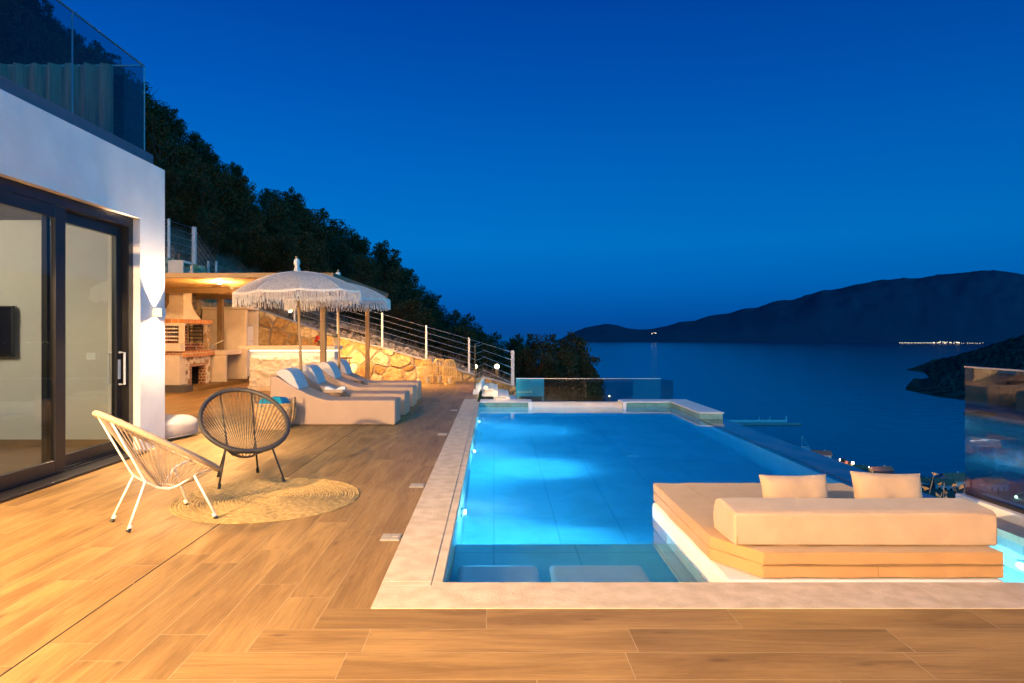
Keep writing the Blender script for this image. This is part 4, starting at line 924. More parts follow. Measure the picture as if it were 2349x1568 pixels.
# things on the bar
r = thing('potted_plant', 'spiky strap leaved plant in a tan pot at the end of the bar', 'plant', (-3.86, 16.25, 1.076))
g = MB(); g.lathe([(0, 0), (.075, 0), (.11, .20), (.10, .20), (.09, .17), (0, .17)], seg=20); g.build('pot', M('tan_pot', (.50, .38, .24), .8, .08), r)
def blades(n_, c, L_, w_, droop, seed, spread=1.0, up=.9, segs=5):
    rg = random.Random(seed); g = MB(); rr = []
    for i in range(n_):
        a = rg.uniform(0, 2*PI); el_ = rg.uniform(.15, up); le = L_*rg.uniform(.6, 1.1); v = Vector((math.cos(a)*spread, math.sin(a)*spread, el_*1.6)).normalized(); p = Vector(c); sd = Vector((-math.sin(a), math.cos(a), 0)); b0 = len(g.v); q = rg.random()
        for s in range(segs+1):
            t_ = s/segs; ww = w_*(1-t_)**.7*.5+.0006; g.v += [tuple(p-sd*ww), tuple(p+sd*ww)]; rr += [q, q]; p = p+v*(le/segs); v = (v+Vector((0, 0, -droop/segs))).normalized()
        for s in range(segs): g.f.append((b0+2*s, b0+2*s+1, b0+2*s+3, b0+2*s+2))
    g.att = {'rnd': rr}; return g
blades(42, (0, 0, .17), .42, .016, 1.5, 3).build('leaves', PLANTG, r)
r = thing('flower_bowl', 'low bowl of bright red flowers on the bar top', 'flowers', (-4.22, 16.15, 1.076))
g = MB(); g.lathe([(0, 0), (.06, 0), (.10, .06), (.09, .06), (0, .04)], seg=18); g.build('bowl', M('clay_bowl', (.25, .11, .05), .8), r)
g = blades(46, (0, 0, .05), .20, .03, 1.2, 5, 1.0, .7, 3); g.build('leaves', attmat('dark_leaf', (.03, .04, .01), (.10, .11, .03)), r)
g = MB(); rr = []
for c, k in (((-.04, -.03, .19), 60), ((.13, -.05, .13), 48), ((-.10, .03, .12), 14)):
    for i in range(k):
        v = Vector((random.gauss(0, 1), random.gauss(0, 1), random.gauss(0, 1))).normalized(); p = Vector(c)+v*.055*random.random()**.4; u_ = v.orthogonal().normalized()*.022; w_ = v.cross(u_)
        g.quad(p-u_-w_, p+u_-w_*.6, p+u_+w_, p-u_*.7+w_); q = random.random(); rr += [q]*4
g.att = {'rnd': rr}; g.build('petals', RED, r)

# ================================================================== LOUNGERS
def lounger(loc, label, seed):
    r = thing('sun_lounger', label, 'sun lounger', loc, 0, 'white sculpted sun loungers beside the pool')
    pr = [(0, 0.004), (1.88, .004), (1.88, .375), (1.0, .375)]
    for i in range(13):
        t_ = i/12; x = .92-.82*t_; pr.append((x, .372+.36*(t_**1.55)))
    pr += [(.06, .735), (0, .725)]
    g = MB(); g.prism(pr, 0, .60); g.build('body', LOUNGE, r, bevel=.022, seg=3, recalc=True); return r
lx = [(-3.36, 10.0), (-3.36, 11.12), (-3.38, 12.42), (-3.42, 13.6)]
labs = ['front sun lounger nearest the wicker basket', 'second sun lounger beside the wood stool carrying books', 'third sun lounger beside the empty wood stool', 'rear sun lounger nearest the stone wall']
l0 = lounger((lx[0][0], lx[0][1], 0), labs[0], 1)
for (x, y), lab in zip(lx[1:], labs[1:]): dup(l0, (x, y, 0), 0, lab)
g = MB(); ns = 14
pp = [(-.225, 0), (-.222, .035), (-.20, .085), (-.165, .128), (-.12, .152), (-.07, .160), (-.02, .150), (.06, .118), (.15, .072), (.20, .040), (.215, .018), (.215, 0)]
g.prism(pp, 0, .53); p0 = g.build('head_pillow', M('pillow_fabric', (.52, .50, .52), .85, .05, 6, .15, 20), bevel=.012, seg=2, recalc=True)
plab = ['blue white head pillow on the front lounger', 'blue white head pillow on the second lounger behind the parasol pole', 'blue white head pillow on the third lounger', 'blue white head pillow on the rear lounger']
for k, ((x, y), lab) in enumerate(zip(lx, plab)):
    q = p0 if k == 0 else p0.copy()
    if k: COL.objects.link(q)
    q.location = (x+.242, y+.035, .640); q.rotation_euler = (0, R(38.5), 0); tag(q, lab, 'pillow', 'head pillows on the loungers')
# wood stump side tables and books
def stump(loc, label):
    g = MB(); n_ = 36; rad = [.185*(1+.03*math.sin(3*a)+.02*math.sin(7*a+1)) for a in np.linspace(0, 2*PI, n_, endpoint=False)]
    for z, s in ((.003, .96), (.03, 1), (.40, 1), (.42, .97)):
        for k in range(n_): a = 2*PI*k/n_; g.v.append((rad[k]*s*math.cos(a), rad[k]*s*math.sin(a), z))
    for i in range(3):
        for k in range(n_): g.f.append((i*n_+k, i*n_+(k+1) % n_, (i+1)*n_+(k+1) % n_, (i+1)*n_+k))
    g.f.append(tuple(reversed(range(n_)))); g.f.append(tuple(3*n_+k for k in range(n_)))
    r = thing('stump_table', label, 'side table', loc, 0, 'round wooden side tables between loungers'); g.build('stump', WOODR, r)
    g = MB()
    for q in (.05, .10, .145): g.tube([(q*math.cos(a), q*math.sin(a), .421) for a in np.linspace(0, 2*PI, 28, endpoint=False)], .0022, 4, closed=True)
    g.build('growth_rings', M('ring_wood', (.12, .055, .02), .7), r); return r
s1 = stump((-2.60, 10.86, 0), 'round wooden side table carrying books between two loungers'); dup(s1, (-2.78, 13.31, 0), .5, 'empty round wooden side table between the far loungers')
r = thing('book', 'closed cream book lying flat on the wooden side table', 'book', (-2.61, 10.84, .4225), .15)
g = MB(); g.box(-.15, .15, -.10, .10, .004, .045); g.build('pages', M('paper', (.72, .66, .56), .9, .04, 30), r)
g = MB(); g.box(-.155, .155, -.105, .105, 0, .0038); g.box(-.155, .155, -.105, .105, .0452, .049); g.box(-.155, .155, -.1062, -.1052, 0, .049); g.build('cover', CREAM, r)
r = thing('book', 'open white book lying on top of the closed cream book', 'book', (-2.58, 10.86, .472), .15)
g = MB()
for s in (-1, 1):
    b0 = len(g.v)
    for i in range(9):
        x = .02+.14*i/8*1; zz = .004+.030*math.sin(min(1, i/8*1.1)*PI*.62)+.012*(i/8)
        g.v += [(s*x, -.10, zz), (s*x, .10, zz), (s*x, .10, .0015), (s*x, -.10, .0015)]
    for i in range(8):
        a = b0+4*i
        for k in range(4): g.f.append((a+k, a+(k+1) % 4, a+4+(k+1) % 4, a+4+k))
    g.f += [(b0, b0+3, b0+2, b0+1), (b0+32, b0+33, b0+34, b0+35)]
g.build('pages', WHITEFAB, r, recalc=True); g = MB(); g.box(-.165, .165, -.105, .105, 0, .0014); g.build('cover', WHITEFAB, r)

# ================================================================== PARASOLS
def crochet():
    m, t, o = newmat('crochet_cotton'); n = t.nodes; l = t.links
    b = n.new('ShaderNodeBsdfPrincipled'); b.inputs['Base Color'].default_value = (.78, .70, .60, 1); b.inputs['Roughness'].default_value = .9
    tl = n.new('ShaderNodeBsdfTranslucent'); tl.inputs[0].default_value = (.7, .66, .6, 1); mx = n.new('ShaderNodeMixShader'); mx.inputs[0].default_value = .35; l.new(b.outputs[0], mx.inputs[1]); l.new(tl.outputs[0], mx.inputs[2])
    uv = n.new('ShaderNodeUVMap'); br = n.new('ShaderNodeTexBrick'); l.new(uv.outputs[0], br.inputs[0]); br.inputs['Scale'].default_value = 1; br.inputs['Brick Width'].default_value = .036; br.inputs['Row Height'].default_value = .022; br.inputs['Mortar Size'].default_value = .006; br.inputs['Bias'].default_value = .1
    br.inputs['Color1'].default_value = (0, 0, 0, 1); br.inputs['Color2'].default_value = (1, 1, 1, 1); br.inputs['Mortar'].default_value = (0, 0, 0, 1)
    mt = n.new('ShaderNodeMath'); mt.operation = 'GREATER_THAN'; mt.inputs[1].default_value = .62; s = n.new('ShaderNodeSeparateColor'); l.new(br.outputs[0], s.inputs[0]); l.new(s.outputs[0], mt.inputs[0])
    tr = n.new('ShaderNodeBsdfTransparent'); m2 = n.new('ShaderNodeMixShader'); m3 = n.new('ShaderNodeMath'); m3.operation = 'MULTIPLY'; m3.inputs[1].default_value = .42; l.new(mt.outputs[0], m3.inputs[0]); l.new(m3.outputs[0], m2.inputs[0]); l.new(mx.outputs[0], m2.inputs[1]); l.new(tr.outputs[0], m2.inputs[2])
    bp = n.new('ShaderNodeBump'); bp.inputs['Strength'].default_value = .5; bp.inputs['Distance'].default_value = .01; l.new(br.outputs['Fac'], bp.inputs['Height']); bp.invert = True; l.new(bp.outputs[0], b.inputs['Normal'])
    l.new(m2.outputs[0], o.inputs[0]); return m
CRO = crochet(); FRINGE = M('cotton_fringe', (.72, .68, .62), .9, .08, 30)
def parasol(loc, rot, label):
    r = thing('parasol', label, 'parasol', loc, 0, 'white fringed crochet parasols'); r.rotation_euler = rot
    RAD, ZR, ZT = 1.02, 2.04, 2.385; nr = 10; g = MB(); na = nr*8; nt = 14; g.uv = []
    def pt(a, t_):
        seg_ = 2*PI/nr; ph = (a % seg_)/seg_; sag = math.cos(PI/nr)/math.cos((ph-.5)*seg_); sg = 1-(1-sag)*.75
        rr = RAD*t_*(1+(sg-1)*t_); z = ZT-(ZT-ZR)*t_**2.0-.022*math.sin(PI*ph)*t_**2
        return (rr*math.cos(a), rr*math.sin(a), z)
    for j in range(nt+1):
        for i in range(na): g.v.append(pt(2*PI*i/na, max(.03, j/nt)))
    for j in range(nt):
        for i in range(na):
            k = (i+1) % na; g.f.append((j*na+i, (j+1)*na+i, (j+1)*na+k, j*na+k))
            rj, rk = j/nt, (j+1)/nt; sx = 6.0
            g.uv.append([(i/na*sx, rj), (i/na*sx, rk), ((i+1)/na*sx, rk), ((i+1)/na*sx, rj)])
    cp = g.build('canopy', CRO, r, smooth=True)
    for i in range(nr):
        a = 2*PI*i/nr; g = MB(); g.tube([Vector(pt(a, t_))+Vector((0, 0, .001)) for t_ in np.linspace(.04, 1, 12)], .0048, 5); g.build('seam', FRINGE, cp, smooth=True)
    g = MB(); rg = random.Random(5)
    nf = 200
    for i in range(nf):
        a = 2*PI*i/nf+rg.uniform(-.004, .004); p = Vector(pt(a, 1.0)); ln = .185*rg.uniform(.86, 1.08); w1 = Vector((rg.gauss(0, .005), rg.gauss(0, .005), 0)); w2 = Vector((rg.gauss(0, .013), rg.gauss(0, .013), 0))
        g.tube([p+Vector((0, 0, .006)), p+w1+Vector((0, 0, -ln*.5)), p+w2+Vector((0, 0, -ln))], [.0068, .0058, .0080], 5, cap=False)
    g.build('fringe', FRINGE, r)
    g = MB()
    for i in range(nf//2):
        a = 2*PI*(i*2)/nf; b_ = 2*PI*(i*2+2)/nf; q = [Vector(pt(a, 1.0)), Vector(pt(b_, 1.0))]; g.quad(q[0]+Vector((0, 0, -.028)), q[1]+Vector((0, 0, -.028)), q[1]+Vector((0, 0, .004)), q[0]+Vector((0, 0, .004)))
    g.build('hem', FRINGE, r)
    g = MB(); g.tube([(0, 0, .02), (0, 0, 2.36)], [.024, .021], 12); g.build('pole', POLEW, r, smooth=True)
    g = MB(); g.lathe([(0, -.02), (.055, -.02), (.05, .04), (.032, .09), (.045, .12), (.052, .155), (.045, .19), (.026, .21), (0, .212)], (0, 0, ZT), 18); g.build('finial', FRINGE, r, smooth=True)
    g = MB(); g.ball((0, 0, ZT+.232), .024); g.build('finial_ball', WOOD, r, smooth=True)
    for i in range(nr):
        a = 2*PI*i/nr; g = MB(); g.tube([Vector(pt(a, t_))+Vector((0, 0, -.014)) for t_ in (.06, .3, .55, .8, .99)], .007, 5); g.build('rib', WOOD, r)
    g = MB(); g.lathe([(0, 0), (.035, 0), (.035, .08), (0, .08)], (0, 0, 1.98), 14); g.build('runner', WHITEMET, r)
    g = MB(); g.lathe([(0, 0.002), (.21, .002), (.21, .05), (.20, .06), (.04, .06), (.035, .25), (0, .25)], (0, 0, 0), 24); g.build('base', CONC, r); return r
u1 = parasol((-3.11, 10.86, 0), (0, R(-2.2), 0), 'front white crochet parasol with long fringe and tilted pole')
u2 = dup(u1, (-3.06, 13.22, 0), 0, 'rear white crochet parasol partly hidden behind the front one'); u2.rotation_euler = (0, R(-.6), R(17))

r = thing('step_lamp', 'small lit step lamp set low beside the stone steps', 'step lamp', (-.20, 16.45, .0))
g = MB(); g.box(-.05, .05, -.02, .0, .004, .09); g.build('plate', WHITEMET, r); g = MB(); g.box(-.035, .035, .001, .006, .03, .07); g.build('lens', E_WARM, r)
lamp('POINT', 'step_light', (.35, -.55, .45), 55, WARM, r, .05)

r = thing('added_terrace_lamp', 'small added lamp hidden behind the pool end wall to warm the lower terrace', 'added lamp', (1.9, 14.4, -.919))
g = MB(); g.lathe([(0, .0), (.06, .0), (.06, .30), (.08, .31), (.08, .33), (0, .34)], seg=14); g.build('post', BLACKMET, r); g = MB(); g.lathe([(.02, .24), (.0625, .24), (.0625, .29), (.02, .29)], seg=14); g.build('lens', E_WARM, r)
lamp('POINT', 'added_terrace_light', (0, .25, .45), 60, WARM, r, .05)  # hidden lamp added to warm the lower terrace
# ================================================================== CORD CHAIRS, RUG
def cord_chair(label, loc, rz, cord, metal, group=None, n_str=54):
    r = thing('cord_chair', label, 'chair', loc, rz, group)
    C = Vector((0, -.03, .575)); U = Vector((0, -.40, .245)); A = 1.0; B = .385
    def rim(t_):       # t = 0 is the top of the back
        c, s = math.cos(t_), math.sin(t_); wd = B*(1-.06*c)
        return C+U*c*A+Vector((wd*s, 0, 0))
    n = 72; g = MB(); g.tube([rim(2*PI*i/n) for i in range(n)], [.0215+.0012*(i % 2) for i in range(n)], 12, closed=True); o = g.build('rim', cord, r, smooth=True)
    bc = Vector((0, .02, .245)); g = MB(); k = 26
    ring = lambda t_: bc+Vector((.085*math.sin(t_), -.075*math.cos(t_), .012*math.cos(t_)))
    g.tube([ring(2*PI*i/k) for i in range(k)], .009, 8, closed=True); g.build('hub_ring', metal, r, smooth=True)
    g = MB()
    for i in range(n_str):
        t0 = 2*PI*(i+.5)/n_str
        for dt in (-.014, .014):
            a = rim(t0+dt); b_ = ring(t0+dt*.3); mid = a.lerp(b_, .5)+Vector((0, 0, -.012)); d_ = (b_-a).normalized()
            g.tube([a+d_*.012, mid, b_], .0024, 5, cap=False)
    g.build('strings', cord, r)
    feet = {(-1, 1): Vector((-.285, .28, 0)), (1, 1): Vector((.285, .28, 0)), (-1, -1): Vector((-.185, -.29, 0)), (1, -1): Vector((.185, -.29, 0))}
    tops = {(-1, 1): Vector((-.20, .15, .335)), (1, 1): Vector((.20, .15, .335)), (-1, -1): Vector((-.13, -.16, .33)), (1, -1): Vector((.13, -.16, .33))}
    for s, f in feet.items():
        g = MB(); g.tube([tops[s], f+Vector((0, 0, .02))], .0088, 10); lg = g.build('leg', metal, r, smooth=True)
        g = MB(); d_ = (tops[s]-f).normalized(); g.tube([f+Vector((0, 0, .004)), f+d_*.035], [.016, .014], 12); g.build('foot_cap', BLACKMET, lg)
        g = MB(); g.tube([f+d_*.030, f+d_*.052], [.0155, .0145], 12); g.build('foot_ferrule', metal, lg)
    g = MB()
    for s in (-1, 1):
        # one bent rod per side: front rim - front leg top - under the seat - back leg top - back of the rim
        g.tube([rim(PI-s*.62), tops[(s, 1)], Vector((s*.125, .07, .262)), Vector((s*.085, .01, .238)), Vector((s*.095, -.07, .262)), tops[(s, -1)], tops[(s, -1)]+Vector((0, -.02, .03)), rim(s*.42)], .0078, 8)
    g.build('frame', metal, r, smooth=True); return r
c1 = cord_chair('cream cord chair with white legs standing partly on the round jute rug', (-2.455, 4.945, 0), R(-45), ROPEW, WHITEMET, 'round cord chairs')
c2 = cord_chair('charcoal cord chair with black legs behind the round jute rug', (-2.335, 6.26, 0), R(-147), ROPEB, BLACKMET, 'round cord chairs')
dup(c1, (-4.70, 6.25, 3.031), R(-80), 'cream cord chair up on the balcony at the left edge'); dup(c2, (-4.64, 7.55, 3.031), R(-75), 'dark cord chair up on the balcony near the glass corner')

g = MB(); nr, na = 34, 140; RAD = .755
NS = 5
for j in range(nr*NS+1):
    rad = .008+(RAD-.008)*j/(nr*NS); zz = .002+.006*abs(math.sin(PI*j/NS))**.6*(1 if j < nr*NS else .3)
    for i in range(na):
        a = 2*PI*i/na; q = rad+(.004*math.sin(a*2+j*.4)+.003*math.sin(a*5+j*.21)); g.v.append((q*math.cos(a), q*math.sin(a), zz+.0022*math.sin(i*1.57+(j//NS)*1.3)*abs(math.sin(PI*j/NS))))
for j in range(nr*NS):
    for i in range(na): k = (i+1) % na; g.f.append((j*na+i, (j+1)*na+i, (j+1)*na+k, j*na+k))
o = g.build('rug', M('jute', (.37, .235, .080), .95, .3, 26, .6, 160, col2=(.55, .375, .150)), smooth=False); o.location = (-1.885, 5.585, 0)
tag(o, 'round coiled jute rug lying on the wooden deck', 'rug')

# ================================================================== BASKET WITH TOWELS, FLOOR CUSHION, LANTERNS
r = thing('basket', 'woven seagrass basket full of turquoise towels by the front lounger', 'basket', (-3.175, 9.64, 0)); r.scale = (1.12, 1.05, 1.10)
g = MB(); ns = 44
def bq(a, z):
    k = .80+.20*min(1, z/.30); n_ = 3.2; c, s = math.cos(a), math.sin(a); d_ = (abs(c)**n_+abs(s)**n_)**(-1/n_)
    return (.245*k*c*d_, .165*k*s*d_)
nzb = 40
for j in range(nzb+1):
    z = .003+.33*j/nzb
    for i in range(ns*2):
        a = PI*i/ns; x, y = bq(a, z); e = 1+.022*math.sin(j*PI*.5+i*PI*.5)+.012*fbm(x*9, y*9, z*9); g.v.append((x*e, y*e, z+.006*math.sin(i*.9+j)))
for j in range(nzb):
    for i in range(ns*2): k = (i+1) % (ns*2); g.f.append((j*ns*2+i, j*ns*2+k, (j+1)*ns*2+k, (j+1)*ns*2+i))
g.f.append(tuple(reversed(range(ns*2)))); o = g.build('body', WICKER, r); so = o.modifiers.new('thickness', 'SOLIDIFY'); so.thickness = .012; so.offset = -1
g = MB(); g.tube([(*bq(2*PI*i/40, .33), .333) for i in range(40)], .012, 8, closed=True); g.build('rim', WICKER, r)
for s in (-1, 1):
    g = MB(); g.tube([(s*.245, -.06, .10), (s*.262, -.06, .25), (s*.262, -.055, .36), (s*.262, -.02, .41), (s*.262, .02, .41), (s*.262, .055, .36), (s*.262, .06, .25), (s*.245, .06, .10)], .011, 8); g.build('handle', WICKER, r, smooth=True)
def towel(loc, rot, label, ln=.27, rad=.088, seed=0):
    g = MB(); nl, na = 16, 40
    for j in range(nl+1):
        y = -ln/2+ln*j/nl
        for i in range(na):
            a = 2*PI*i/na; q = rad*(1+.05*fbm(math.cos(a)*2+seed, math.sin(a)*2, y*7, 3)-.10*max(0, 1-abs((a-1.9-seed)/.16)))*(1 if 0 < j < nl else .86); g.v.append((q*math.cos(a), y, q*math.sin(a)))
    for j in range(nl):
        for i in range(na): k = (i+1) % na; g.f.append((j*na+i, j*na+k, (j+1)*na+k, (j+1)*na+i))
    for e, s in ((0, -1), (nl, 1)):     # rolled ends
        b0 = len(g.v)
        for q in range(5):
            for i in range(na): a = 2*PI*i/na; rr = rad*.86*(1-(q+.6)/5.2); g.v.append((rr*math.cos(a), -ln/2+ln*e/nl+s*(.008 if q % 2 else -.004), rr*math.sin(a)))
        prev = e*na
        for q in range(5):
            for i in range(na): k = (i+1) % na; g.f.append((prev+i, prev+k, b0+q*na+k, b0+q*na+i))
            prev = b0+q*na
        g.f.append(tuple(prev+i for i in range(na)))
    o = g.build('rolled_towel', BLUETOWEL, smooth=True, recalc=True); o.location = loc; o.rotation_euler = rot; return tag(o, label, 'towel', 'turquoise towels in the wicker basket')
towel((-3.285, 9.62, .362), (R(-8), R(8), R(14)), 'left turquoise rolled towel in the wicker basket', seed=0)
towel((-3.09, 9.62, .372), (R(-8), R(-10), R(-8)), 'right turquoise rolled towel in the wicker basket', .27, .095, 2)
towel((-3.16, 9.68, .235), (0, 0, R(70)), 'turquoise towel low in the wicker basket under two others', .26, .085, 4)

g = MB(); n_ = 26
def sup(u, v, e=.42):
    cu, su, cv, sv = math.cos(u), math.sin(u), math.cos(v), math.sin(v); p = lambda q, k: math.copysign(abs(q)**k, q)
    return p(cv, .38)*p(cu, e), p(cv, .38)*p(su, e), p(sv, .62)
for j in range(n_+1):
    for i in range(2*n_):
        x, y, z = sup(PI*i/n_, -PI/2+PI*j/n_); w_ = 1+.035*fbm(x*2.2, y*2.2, z*2, 4); g.v.append((.33*x*w_, .36*y*w_, .138+.135*z*(1+.10*(1-x*x)*(1-y*y))+.012*fbm(x*3, y*3, 1)))
for j in range(n_):
    for i in range(2*n_): k = (i+1) % (2*n_); g.f.append((j*2*n_+i, j*2*n_+k, (j+1)*2*n_+k, (j+1)*2*n_+i))
r = thing('floor_cushion', 'plump white floor cushion lying behind the house corner', 'floor cushion', (-4.36, 8.82, 0), R(-12)); g.build('cushion', M('ivory_fabric', (.44, .38, .33), .85, .05, 6, .12, 300), r, smooth=True)
g = MB(); g.tube([(.31, -.30, .05), (.335, 0, .045), (.31, .30, .05)], .007, 6); g.tube([(-.3, -.355, .06), (.3, -.355, .06)], .006, 6); g.build('piping', M('grey_piping', (.25, .24, .25), .8), r)

def lantern(loc, rz, label):
    r = thing('lantern', label, 'lantern', loc, rz, 'bamboo lanterns by the stone wall'); H = .66
    rad = lambda z: .145+.055*math.sin(PI*min(1, max(0, (z/H)))**.9*1.0)-.03*(z/H)**3
    g = MB()
    for i in range(22):
        a = 2*PI*i/22; g.tube([(rad(z)*math.cos(a+.02*math.sin(z*9+i)), rad(z)*math.sin(a+.02*math.sin(z*9+i)), .012+z*.98) for z in np.linspace(0, H, 9)], .0075, 5)
    g.build('slats', BAMBOO, r)
    for z in (.006, .20, .46, .66):
        g = MB(); g.tube([((rad(z)+.002)*math.cos(a), (rad(z)+.002)*math.sin(a), max(.010, z)) for a in np.linspace(0, 2*PI, 32, endpoint=False)], .009, 6, closed=True); g.build('hoop', BAMBOO, r)
    g = MB(); g.lathe([(0, .004), (.13, .004), (.13, .016), (0, .016)], seg=20); g.build('floor', BAMBOO, r)
    g = MB(); g.lathe([(0, .017), (.045, .017), (.045, .20), (0, .20)], seg=14); g.build('candle', M('wax', (.72, .66, .52), .5), r)
    g = MB(); g.tube([(.13*math.cos(a), .0, .66+.11*math.sin(a)) for a in np.linspace(0, PI, 14)], .006, 6); g.build('handle', WOOD, r, smooth=True); return r
l1 = lantern((-1.83, 18.25, 0), .3, 'left bamboo slat lantern with dark handle by the stone wall')
dup(l1, (-1.20, 18.05, 0), 1.3, 'right bamboo slat lantern nearest the glass side screen'); dup(l1, (-1.52, 18.62, 0), 2.2, 'middle bamboo slat lantern set back against the stone wall')

def bollard(loc, label, e, h=.62, wood=True):
    r = thing('bollard_lamp', label, 'bollard lamp', loc, 0, 'lit garden bollard lamps'); g = MB(); g.box(-.045, .045, -.045, .045, 0, h); g.build('post', WOODP if wood else BLACKMET, r, bevel=.006)
    g = MB(); g.lathe([(0, 0), (.06, 0), (.06, .02), (0, .02)], (0, 0, h), 16); g.build('collar', BLACKMET, r)
    gr = .075 if h > .4 else .035; g = MB(); g.ball((0, 0, h+.095), gr); q = g.build('globe', E_WARM, r, smooth=True)
    a = lamp('POINT', 'globe_light', (0, 0, h+.095), e, WARM, r, .08); q.visible_shadow = True; return r
x, y, z = P(1140, 841, 20.6); bollard((x, y, z-.72), 'lit bollard lamp with tan post behind the end of the cable fence', 200)
x, y, z = P(665, 712, 20.7); bollard((x, y, z-.72), 'lit bollard lamp with dark post among plants above the bar', 230, .62, False)
x, y, z = P(1398, 909, 26); bollard((x, y, z-.4), 'small lit bollard lamp far below seen through the glass railing', 12, .3)

# ================================================================== TREES
def make_crown(seed, n_leaf=9000, h=5.0, w_=2.0):
    rg = np.random.default_rng(seed); cl = []
    nb = 15
    for i in range(nb):
        z = h*(.16+.76*(i+.5)/nb)+rg.normal(0, .1); k = math.sin(PI*min(1, max(.08, (z/h-.02)))**.85)**.7; a = rg.uniform(0, 2*PI); q = w_*k*rg.uniform(.25, .72)
        cl.append((q*math.cos(a), q*math.sin(a), z, w_*rg.uniform(.30, .52)*(.6+.5*k)))
    cl.append((0, 0, h*.45, w_*.62)); cl.append((0, 0, h*.7, w_*.5)); cl.append((.1, 0, h*.90, w_*.30))
    # smaller sprigs standing out of the outline
    for i in range(26):
        b_ = cl[rg.integers(0, len(cl))]; d_ = rg.normal(0, 1, 3); d_ /= np.linalg.norm(d_); d_[2] = abs(d_[2])*.8
        cl.append((b_[0]+d_[0]*b_[3]*1.05, b_[1]+d_[1]*b_[3]*1.05, b_[2]+d_[2]*b_[3]*.95, w_*rg.uniform(.08, .17)))
    wts = np.array([c[3]**2 for c in cl]); wts /= wts.sum(); idx = rg.choice(len(cl), n_leaf, p=wts); cc = np.array(cl)[idx]
    d_ = rg.normal(0, 1, (n_leaf, 3)); d_ /= np.linalg.norm(d_, axis=1)[:, None]; rad = rg.random(n_leaf)**.45
    p = cc[:, :3]+d_*(cc[:, 3]*rad)[:, None]*np.array([1, 1, .82]); p[:, 2] = np.maximum(p[:, 2], .15)
    s = rg.uniform(.040, .092, n_leaf); u = rg.normal(0, 1, (n_leaf, 3)); u /= np.linalg.norm(u, axis=1)[:, None]; v = np.cross(u, rg.normal(0, 1, (n_leaf, 3))); v /= np.linalg.norm(v, axis=1)[:, None]
    u *= s[:, None]; v *= (s*.62)[:, None]; V = np.stack([p-u, p+v*.9, p+u, p-v], 1).reshape(-1, 3)
    g = MB(); g.v = [tuple(q) for q in V]; g.f = [(4*i, 4*i+1, 4*i+2, 4*i+3) for i in range(n_leaf)]
    clr = rg.random(len(cl)); g.att = {'rnd': np.repeat(np.clip(.55*clr[idx]+.45*rg.random(n_leaf), 0, 1), 4)}; return g
def make_trunk(seed, h=5.0):
    rg = random.Random(seed); g = MB(); pts = [Vector((0, 0, -.4))]
    for i in range(6): pts.append(pts[-1]+Vector((rg.uniform(-.12, .12), rg.uniform(-.12, .12), h*.15)))
    g.tube(pts, [.16, .14, .12, .10, .08, .06, .035], 8)
    for i in range(9):
        b_ = pts[rg.randint(2, 5)]; a = rg.uniform(0, 2*PI); q = [b_]
        for k in range(4): q.append(q[-1]+Vector((math.cos(a)*.30, math.sin(a)*.30, .18+.08*k))); a += rg.uniform(-.4, .4)
        g.tube(q, [.05, .04, .03, .02, .008], 6)
    return g
protos = []
for k in range(5):
    cr_ = make_crown(50+k, 10500 if k < 4 else 6500, 5.0, 1.9 if k < 4 else 1.6).build('crown', LEAF); tk_ = make_trunk(90+k).build('trunk', BARK)
    for o in (cr_, tk_): COL.objects.unlink(o)
    protos.append((cr_, tk_))
SIL = [(-200, -330), (-60, -150), (0, -95), (60, -20), (110, 30), (160, 70), (240, 112), (300, 162), (343, 215), (400, 262), (450, 302), (475, 325), (500, 352), (535, 372), (560, 400), (572, 440), (600, 432), (640, 424), (670, 432), (700, 467), (750, 482), (800, 512),
       (860, 545), (900, 582), (940, 612), (965, 640), (985, 672), (1005, 692), (1040, 708), (1070, 724), (1100, 748), (1140, 765), (1172, 780), (1200, 770), (1240, 766), (1290, 772), (1325, 784), (1340, 800), (1350, 850), (1368, 880), (1420, 900)]
nt = 0
def tree(px, Y, yt, kind=None, wid=1.0, label=None, group='trees of the dense dark wood on the slope'):
    global nt
    X, _, zt = P(px, yt, Y); zb = T(X, Y)-.15; H = zt-zb
    if H < 1.2: return
    k = random.choice([0, 1, 2, 3, 3, 4]) if kind is None else kind; s = H/5.0
    r = thing('tree', label or 'dark evergreen tree in the dense wood on the hillside', 'tree', (X, Y, zb), random.uniform(0, 6.28), group if not label else None)
    w_ = s*wid*random.uniform(.85, 1.1); w_ = max(min(w_, 1.25), .62); r.scale = (w_, w_, s)
    for o in protos[k]: c = o.copy(); COL.objects.link(c); c.parent = r
    nt += 1
random.seed(21)
for px in range(-120, 1190, 33):                      # skyline
    Y = random.uniform(35, 43); tree(px+random.uniform(-8, 8), Y, interp(px, SIL)+random.uniform(0, 9)+(6 if px % 2 else 0))
for px in range(-100, 1180, 52):                      # middle of the slope
    Y = random.uniform(29, 34); s0 = interp(px, SIL); tree(px+random.uniform(-15, 15), Y, s0+random.uniform(28, 62))
for px in range(390, 1170, 62):                       # lower edge of the wood
    Y = random.uniform(25.5, 28); s0 = interp(px, SIL); lo_ = 765-(T((px-PX0)*Y/FPX, Y)-CAM_H)*FPX/Y; tree(px+random.uniform(-15, 15), Y, max(s0+70, lo_-random.uniform(100, 175)))
for px, yt, Y in ((1188, 775, 39), (1222, 767, 41), (1262, 768, 40), (1297, 775, 42), (1326, 786, 40), (1210, 800, 34), (1255, 806, 33), (1300, 812, 34), (1338, 818, 36), (1352, 838, 37)):
    tree(px, Y, yt, None, .8, None)

